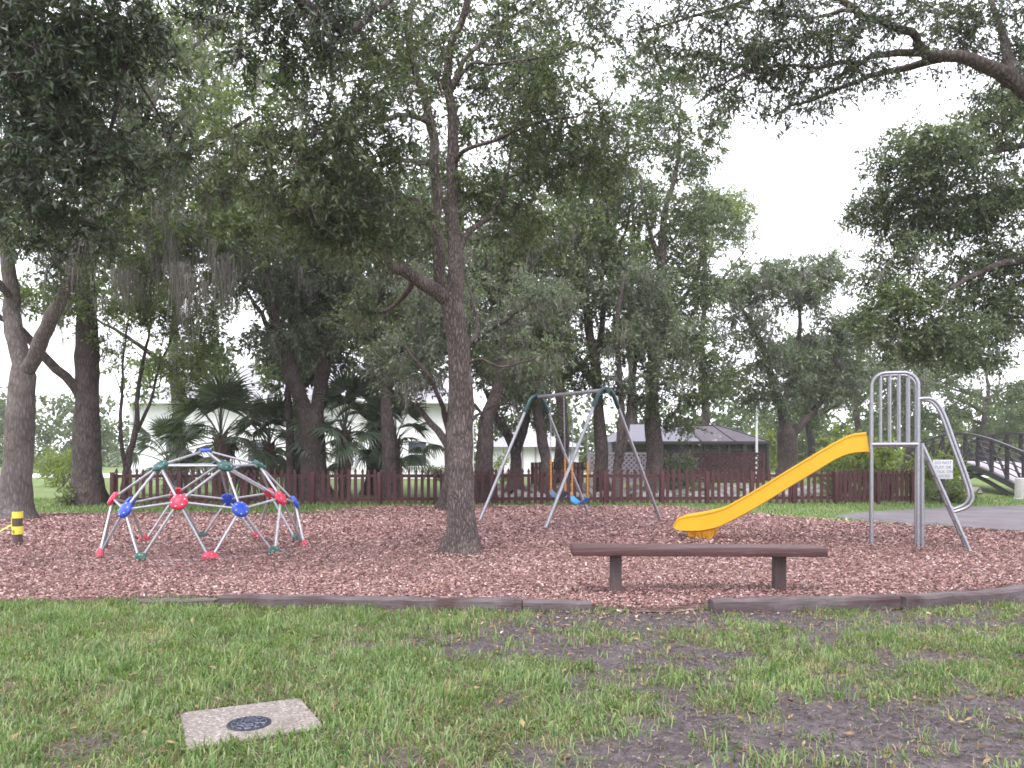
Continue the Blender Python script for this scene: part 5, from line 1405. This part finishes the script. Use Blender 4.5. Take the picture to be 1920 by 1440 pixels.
# ---- slide
PR = np.array([5.918, 11.65, 0]); su = np.array([-0.9205, 0.3907, 0]); swd = np.array([0.3907, 0.9205, 0])
PLf = PR + su * 0.62
slide = thing('slide', 'yellow playground slide with silver pipe tower and ladder', 'slide', PR)
def s_of(px):            # distance along the slide (from the front left post) of a pixel column
    k = (px - CX) / F
    return (PLf[0] - k * PLf[1]) / (k * su[1] - su[0])
def z_of(s_, py): return CH - (py - HOR) / F * (PLf[1] + su[1] * s_)
top_px = [(1631, 846), (1624, 810), (1600, 813), (1588, 816), (1570, 826), (1540, 843), (1480, 879), (1420, 916), (1380, 939), (1360, 950), (1340, 957), (1310, 963), (1285, 967), (1272, 970), (1265, 977), (1262, 984)]
bot_px = [(1631, 848), (1620, 848), (1600, 850), (1585, 853), (1560, 865), (1530, 884), (1480, 914), (1430, 945), (1395, 965), (1370, 978), (1350, 988), (1335, 993), (1310, 997), (1285, 997), (1270, 996), (1263, 991)]
tpz = [(s_of(a), z_of(s_of(a), b_)) for a, b_ in top_px]
bpz = [(s_of(a), z_of(s_of(a), b_)) for a, b_ in bot_px]
ss = np.unique(np.concatenate([np.linspace(tpz[0][0] + 0.001, tpz[-1][0] - 0.001, 60), [t_[0] for t_ in tpz[1:3]]]))
tz = np.interp(ss, [a for a, _ in tpz], [b_ for _, b_ in tpz]); bz = np.interp(ss, [a for a, _ in bpz], [b_ for _, b_ in bpz])
for _ in range(2):
    tz[3:-3] = (tz[2:-4] + 2 * tz[3:-3] + tz[4:-2]) / 4
    bz[3:-3] = (bz[2:-4] + 2 * bz[3:-3] + bz[4:-2]) / 4
W0, Wi = 0.46, 0.035
vs, fs = [], []
for s_, t_, b_ in zip(ss, tz, bz):
    bed = b_ + min(0.07, 0.45 * (t_ - b_)); p = PLf + su * s_ + swd * 0.05
    rim = max(t_ - 0.03, bed + 0.003)
    for wv, zv in ((0.03, b_), (0.0, b_ + 0.04 * (t_ - b_)), (0.0, rim - 0.012), (-0.014, rim - 0.004), (-0.014, t_ - 0.006), (-0.006, t_), (Wi, t_), (Wi + 0.012, rim), (Wi + 0.03, bed + 0.02), (Wi + 0.08, bed),
                   (W0 - Wi - 0.08, bed), (W0 - Wi - 0.03, bed + 0.02), (W0 - Wi - 0.012, rim), (W0 - Wi, t_), (W0 + 0.006, t_), (W0 + 0.014, t_ - 0.006), (W0 + 0.014, rim - 0.004), (W0, rim - 0.012), (W0, b_ + 0.04 * (t_ - b_)), (W0 - 0.03, b_)):
        vs.append(p + swd * wv + np.array([0, 0, zv]))
n = 20
for i in range(len(ss) - 1):
    for k in range(n): fs.append((i * n + k, i * n + (k + 1) % n, (i + 1) * n + (k + 1) % n, (i + 1) * n + k))
fs += [tuple(reversed(range(n))), tuple((len(ss) - 1) * n + k for k in range(n))]
MB().add(vs, fs).build('chute', M['yellow'], slide, sharp=40)
# foot block with vertical ribs
fb = MB(); c0, c1 = s_of(1337), s_of(1284)
d0_, d1_ = s_of(1329), s_of(1291)
zt_ = z_of((c0 + c1) / 2, 995); ftv = []
for (sa, sb, zz, wa, wb) in ((c0, c1, zt_ + 0.02, 0.08, 0.50), (c0 + 0.01, c1 - 0.01, zt_ - 0.05, 0.08, 0.50), (d0_, d1_, 0.0, 0.12, 0.46)):
    for s_, wv in ((sa, wa), (sb, wa), (sb, wb), (sa, wb)): ftv.append(PLf + su * s_ + swd * (0.05 + wv) + np.array([0, 0, zz]))
ff = [(0, 1, 2, 3), (11, 10, 9, 8)]
for i in (0, 4):
    for k in range(4): ff.append((i + k, i + 4 + k, i + 4 + (k + 1) % 4, i + (k + 1) % 4))
fb.add(ftv, ff)
for k in range(5):
    s_ = d0_ + (d1_ - d0_) * (0.15 + 0.7 * k / 4)
    p = PLf + su * s_ + swd * 0.155
    fb.beam(p + [0, 0, 0.01], p - swd * 0.033 + [0, 0, zt_ - 0.06], 0.022, 0.02, up=(0, 1, 0))
fb.build('foot_block', M['orange_stain'], slide)
dk = 1.565; TW = 0.44
for wv in (0.0, TW):
    a, b_ = PLf + swd * wv, PR + swd * wv
    r_ = 0.20; zt = 2.62
    u_ = -su
    pts = [a - [0, 0, 0.1], a + [0, 0, 1.0], a + [0, 0, zt - r_]]
    for an in np.linspace(0, PI / 2, 8)[1:]: pts.append(a + u_ * r_ * (1 - math.cos(an)) + np.array([0, 0, zt - r_ + r_ * math.sin(an)]))
    for an in np.linspace(PI / 2, 0, 8)[:-1]: pts.append(b_ - u_ * r_ * (1 - math.cos(an)) + np.array([0, 0, zt - r_ + r_ * math.sin(an)]))
    pts += [b_ + [0, 0, zt - r_], b_ + [0, 0, 1.0], b_ - [0, 0, 0.1]]
    MB().tube(pts, 0.026, 12).build('guard_loop', M['galv'], slide)
    MB().tube([a + [0, 0, dk], b_ + [0, 0, dk]], 0.030, 12).build('deck_rail', M['galv'], slide)
    for k in range(1, 5):
        t_ = k / 5 * 0.62
        x = min(t_, 0.62 - t_); zz = zt if x >= r_ else zt - r_ + math.sqrt(max(0, r_ ** 2 - (r_ - x) ** 2))
        p = a + u_ * t_
        MB().tube([p + [0, 0, dk], p + [0, 0, zz]], 0.017, 10).build('guard_bar', M['galv'], slide)
    # second upright of the ladder side
    p = PR + u_ * 0.055 + swd * wv
    MB().tube([p - [0, 0, 0.1], p + [0, 0, dk + 0.02]], 0.024, 10).build('ladder_upright', M['galv'], slide)
    # ladder side and handrail
    top_ = PR + u_ * 0.06 + swd * wv + np.array([0, 0, dk - 0.02]); ft = PR + u_ * 0.70 + swd * wv
    MB().tube([ft - [0, 0, 0.06], top_], 0.024, 12).build('ladder_side', M['galv'], slide)
    def LP(px, py):
        k_ = (px - CX) / F
        s2 = (PR[0] - k_ * PR[1]) / (k_ * su[1] - su[0])
        return PR + su * s2 + swd * wv + np.array([0, 0, CH - (py - HOR) / F * (PR[1] + su[1] * s2)])
    hp = spline([LP(1722, 748), LP(1742, 747), LP(1757, 755), LP(1771, 778), LP(1790, 830), LP(1810, 885), LP(1822, 922), LP(1823, 940), LP(1812, 952), LP(1789, 960)], 0.04)
    MB().tube(hp, 0.024, 12).build('handrail', M['galv'], slide)
# deck plate and treads
cdk = (PLf + PR) / 2 + swd * TW / 2
rz = math.atan2(su[1], su[0])
MB().box((cdk[0], cdk[1], dk - 0.02), (0.58, TW - 0.07, 0.03), rz).build('deck', M['galv'], slide)
for k in range(1, 7):
    f_ = k / 7
    a = (PR - su * 0.70) * (1 - f_) + (PR - su * 0.06) * f_
    p = a + swd * TW / 2 + np.array([0, 0, (dk - 0.02) * f_])
    MB().box((p[0], p[1], p[2]), (0.05, TW - 0.05, 0.02), rz).build('step', M['galv'], slide)

# ---- bench
bench = thing('bench', 'long low backless wooden bench with two posts in front of the slide', 'bench', G(1310, 1118))
y0 = 7.86
xa, xb = (1073 - CX) / F * y0, (1553 - CX) / F * y0
zt = CH - (1021 - HOR) / F * y0
mb = MB().bbox(((xa + xb) / 2, y0 + 0.15, zt - 0.047), (xb - xa, 0.30, 0.094), 0.012)
for i in range(len(mb.v)):
    mb.v[i] = mb.v[i] + np.array([0, 0, -0.012 * (mb.v[i][0] - xa) / (xb - xa) - 0.02])
mb.build('seat', M['bench_wood'], bench)
for pa_, pb_, py in ((1145, 1166, 1119), (1452, 1475, 1116)):
    yl = F * CH / (py - HOR)
    xl, xr = (pa_ - CX) / F * yl, (pb_ - CX) / F * yl
    MB().bbox(((xl + xr) / 2, yl + 0.045, (zt - 0.12) / 2 - 0.05), (xr - xl, 0.09, zt - 0.12 + 0.1), 0.006).build('leg', M['post_wood'], bench)

# ---- landscape timbers along the front edge
def timber(label, pa_, pb_, h, wd=0.13, bend=0.0):
    a, b_ = G(*pa_), G(*pb_)
    root_loc = (a + b_) / 2
    n = max(4, int(np.linalg.norm(b_ - a) / 0.12))
    mb = MB(); vs, fs = [], []
    d = unit(b_ - a); nrm = np.array([-d[1], d[0], 0])
    if nrm[1] < 0: nrm = -nrm
    for i in range(n + 1):
        t = i / n
        c = a + (b_ - a) * t + nrm * (bend * math.sin(PI * t) + rng.normal(0, 0.004))
        hh = h * (1 + rng.normal(0, 0.05))
        for off, z in ((0.0, -0.04), (rng.normal(0, 0.003), hh * 0.82), (0.018 + rng.normal(0, 0.003), hh), (wd - 0.02, hh + rng.normal(0, 0.003)), (wd, hh * 0.8), (wd, -0.04)):
            vs.append(c + nrm * off + np.array([0, 0, z]))
    for i in range(n):
        for k in range(6): fs.append((6 * i + k, 6 * i + (k + 1) % 6, 6 * i + 6 + (k + 1) % 6, 6 * i + 6 + k))
    fs += [tuple(reversed(range(6))), tuple(6 * n + k for k in range(6))]
    mb.add(vs, fs)
    mb.v = [v - root_loc for v in mb.v]
    o = link('landscape_timber', mb.mesh('landscape_timber', M['timber'], sharp=30))
    o.location = Vector(root_loc)
    tag(o, label, 'timber', 'timbers edging the wood chips')
timber('low grey timber almost buried in grass at the left of the wood chip edge', (255, 1138), (402, 1136), 0.055)
timber('longest dark timber edging the wood chips below the climbing dome and oak', (410, 1140), (978, 1149), 0.115)
timber('short grey timber end beside the gap in the edging, left of the bench', (981, 1149), (1110, 1149), 0.10)
timber('grey weathered timber edging below the right half of the bench', (1338, 1151), (1689, 1145), 0.125, 0.16)
timber('curved grey timber edging at the far right of the wood chips', (1699, 1147), (2000, 1118), 0.125, 0.16, -0.05)
timber('thin dark timber edging between the wood chips and the grey path', (1725, 990), (1990, 1008), 0.07, 0.12)
timber('dark rear timber edging the wood chips at the back left', (60, 968), (420, 966), 0.06, 0.1)

# ---- concrete slab with drain cover
sl = SLAB_C.copy(); cc = sl.mean(0)
slab = thing('utility_slab', 'square aggregate concrete slab with a round iron cover set in the lawn', 'slab', (cc[0], cc[1], 0))
mb = MB(); vs = []
zt = 0.035
def ringpts(f, z):
    out = []
    for i in range(4):
        p, prev, nxt = sl[i], sl[i - 1], sl[(i + 1) % 4]
        r_ = 0.035
        for a_ in (p + unit(prev - p) * r_, p + unit(prev - p) * r_ * 0.3 + unit(nxt - p) * r_ * 0.3, p + unit(nxt - p) * r_):
            q_ = cc + (a_ - cc) * f
            out.append(np.array([q_[0], q_[1], z]))
    return out
vs = ringpts(1.0, -0.08) + ringpts(1.0, zt - 0.008) + ringpts(0.985, zt)
n = 12; fs = []
for j in (0, 1):
    for k in range(n): fs.append((j * n + k, j * n + (k + 1) % n, (j + 1) * n + (k + 1) % n, (j + 1) * n + k))
fs.append(tuple(2 * n + k for k in range(n)))
mb.add(vs, fs)
me = mb.mesh('slab_body', M['aggregate'], ORIG[slab.name], 30)
bm = bmesh.new(); bm.from_mesh(me); bmesh.ops.recalc_face_normals(bm, faces=bm.faces); bm.to_mesh(me); bm.free()
link('slab_body', me, slab)
Dm = F * (CH - zt) / (1357 - HOR)
cv = np.array([(467 - CX) / F * Dm, Dm, zt])
R_ = 0.112
cov = MB().lathe([(R_, -0.01), (R_, 0.004), (R_ - 0.006, 0.007), (R_ - 0.012, 0.007), (R_ - 0.014, 0.002), (0.01, 0.002)], cv, n=32).build('cover', M['iron'], slab)
rb = MB()
for rr in (0.088, 0.055, 0.026):
    nseg = {0.088: 12, 0.055: 8, 0.026: 4}[rr]
    for k in range(nseg):
        a0_, a1_ = 2 * PI * k / nseg + 0.06, 2 * PI * (k + 1) / nseg - 0.10
        rb.tube([cv + np.array([math.cos(a) * rr, math.sin(a) * rr, 0.005]) for a in np.linspace(a0_, a1_, 5)], 0.0042, 5)
for k in range(8):
    a = 2 * PI * k / 8
    rb.tube([cv + np.array([math.cos(a) * q_, math.sin(a) * q_, 0.004]) for q_ in (0.032, 0.05)], 0.004, 5)
    rb.tube([cv + np.array([math.cos(a) * q_, math.sin(a) * q_, 0.004]) for q_ in (0.06, 0.083)], 0.004, 5)
rb.build('raised_pattern', simple('iron_worn', (0.13, 0.14, 0.19), (0.07, 0.075, 0.10), 60, 0.45, metal=0.4), cov)
# bare earth crack around the slab
mb = MB(); ring_o, ring_i = ringpts(1.09, 0.03), ringpts(1.0, 0.012)
mb.add(ring_o + ring_i, [(k, (k + 1) % 12, 12 + (k + 1) % 12, 12 + k) for k in range(12)])
mb.build('soil_edge', M['soil_dark'], slab)

# ---- text
def text_mesh(body, size, mat, depth=0.002):
    cu = bpy.data.curves.new('txt', 'FONT')
    cu.body = body; cu.size = size; cu.align_x = 'CENTER'; cu.align_y = 'CENTER'; cu.extrude = depth; cu.resolution_u = 2
    o = bpy.data.objects.new('txt', cu); COL.objects.link(o)
    bpy.context.view_layer.update()
    me = bpy.data.meshes.new_from_object(o.evaluated_get(bpy.context.evaluated_depsgraph_get()))
    bpy.data.objects.remove(o); bpy.data.curves.remove(cu)
    me.materials.clear(); me.materials.append(mat)
    return me
# ---- sign
Ds = 22.0
sb = at(1766, Ds)
sign = thing('sign', 'white notice board on a dark post beside the slide ladder', 'sign', sb)
sz0, sz1 = CH - (898 - HOR) / F * Ds, CH - (862 - HOR) / F * Ds
MB().bbox((sb[0], sb[1] - 0.05, (sz0 + sz1) / 2), (0.55, 0.02, sz1 - sz0), 0.004).build('board', M['sign'], sign)
MB().bbox((sb[0] + 0.03, sb[1], (sz1 - 0.1) / 2 - 0.05), (0.09, 0.07, sz1), 0.006).build('post', M['screen_frame'], sign)
for k, line in enumerate(('DO NOT', 'PLAY OR', 'WALK ON', 'ROCKS')):
    z = sz1 - 0.085 - k * 0.122
    link('lettering', text_mesh(line, 0.115, M['ink']), sign, Matrix.Translation((0, -0.0625, z)) @ Matrix.Rotation(PI / 2, 4, 'X'))
# ---- taped post
tpb = G(33, 1026)
tp_ = thing('taped_post', 'short brown post wrapped in two bands of yellow tape', 'post', tpb)
MB().lathe([(0.068, -0.05), (0.070, 0.1), (0.069, 0.3), (0.068, 0.535), (0.060, 0.545)], tpb, n=20).build('wood_post', M['post_wood'], tp_)
MB().lathe([(0.074, 0.445), (0.0755, 0.47), (0.074, 0.51), (0.076, 0.542)], tpb, n=20).build('tape_band', M['tape'], tp_)
bd = MB().lathe([(0.075, 0.200), (0.078, 0.235), (0.076, 0.275), (0.0785, 0.320)], tpb, n=20).build('tape_band', M['tape'], tp_)
link('lettering', text_mesh('0', 0.075, M['black'], 0.003), bd, Matrix.Translation((-0.014, -0.0800, 0.240)) @ Matrix.Rotation(PI / 2, 4, 'X'))
mb = MB(); pts = [tpb + np.array([-0.072, -0.01, 0.34]), tpb + np.array([-0.073, -0.012, 0.40]), tpb + np.array([-0.072, -0.012, 0.45])]
mb.beam(pts[0] - [0, 0, 0.03], pts[2], 0.012, 0.05, up=(0, 1, 0)); mb.build('tape_strap', M['tape'], tp_)
tl = thing('barrier_tape', 'twisted yellow tape stretching left from the taped post', 'tape', tpb + np.array([-1.2, 0.3, 0]))
pts = spline([tpb + np.array([-0.07, -0.01, 0.35]), tpb + np.array([-0.6, 0.12, 0.12]), tpb + np.array([-1.2, 0.3, 0.03]), tpb + np.array([-2.2, 0.4, 0.03])], 0.05)
vs, fs = [], []
for i, p in enumerate(pts):
    a = i * 0.12
    d = np.array([0.3 * math.sin(a), math.sin(a) * 0.5, math.cos(a)]) * 0.014
    nn = np.array([0, -0.001, 0])
    vs += [p - d, p + d, p + d + nn, p - d + nn]
for i in range(len(pts) - 1):
    for k in range(4): fs.append((4 * i + k, 4 * i + (k + 1) % 4, 4 * i + 4 + (k + 1) % 4, 4 * i + 4 + k))
MB().add(vs, fs).build('strip', M['tape'], tl)

# ------------------------------------------------------------------ thin haze volume, added to lower contrast and pale the far trees
hm = bpy.data.materials.new('haze'); hm.use_nodes = True
t = hm.node_tree; t.nodes.remove(t.nodes['Principled BSDF'])
pv = t.nodes.new('ShaderNodeVolumePrincipled')
pv.inputs['Color'].default_value = (0.97, 0.96, 1.0, 1); pv.inputs['Density'].default_value = 0.0006
t.links.new(pv.outputs[0], t.nodes['Material Output'].inputs['Volume'])
tag(MB().box((0, 55, 11), (150, 130, 24)).build('haze', hm, sharp=None), kind='stuff')
sc.cycles.volume_bounces = 1
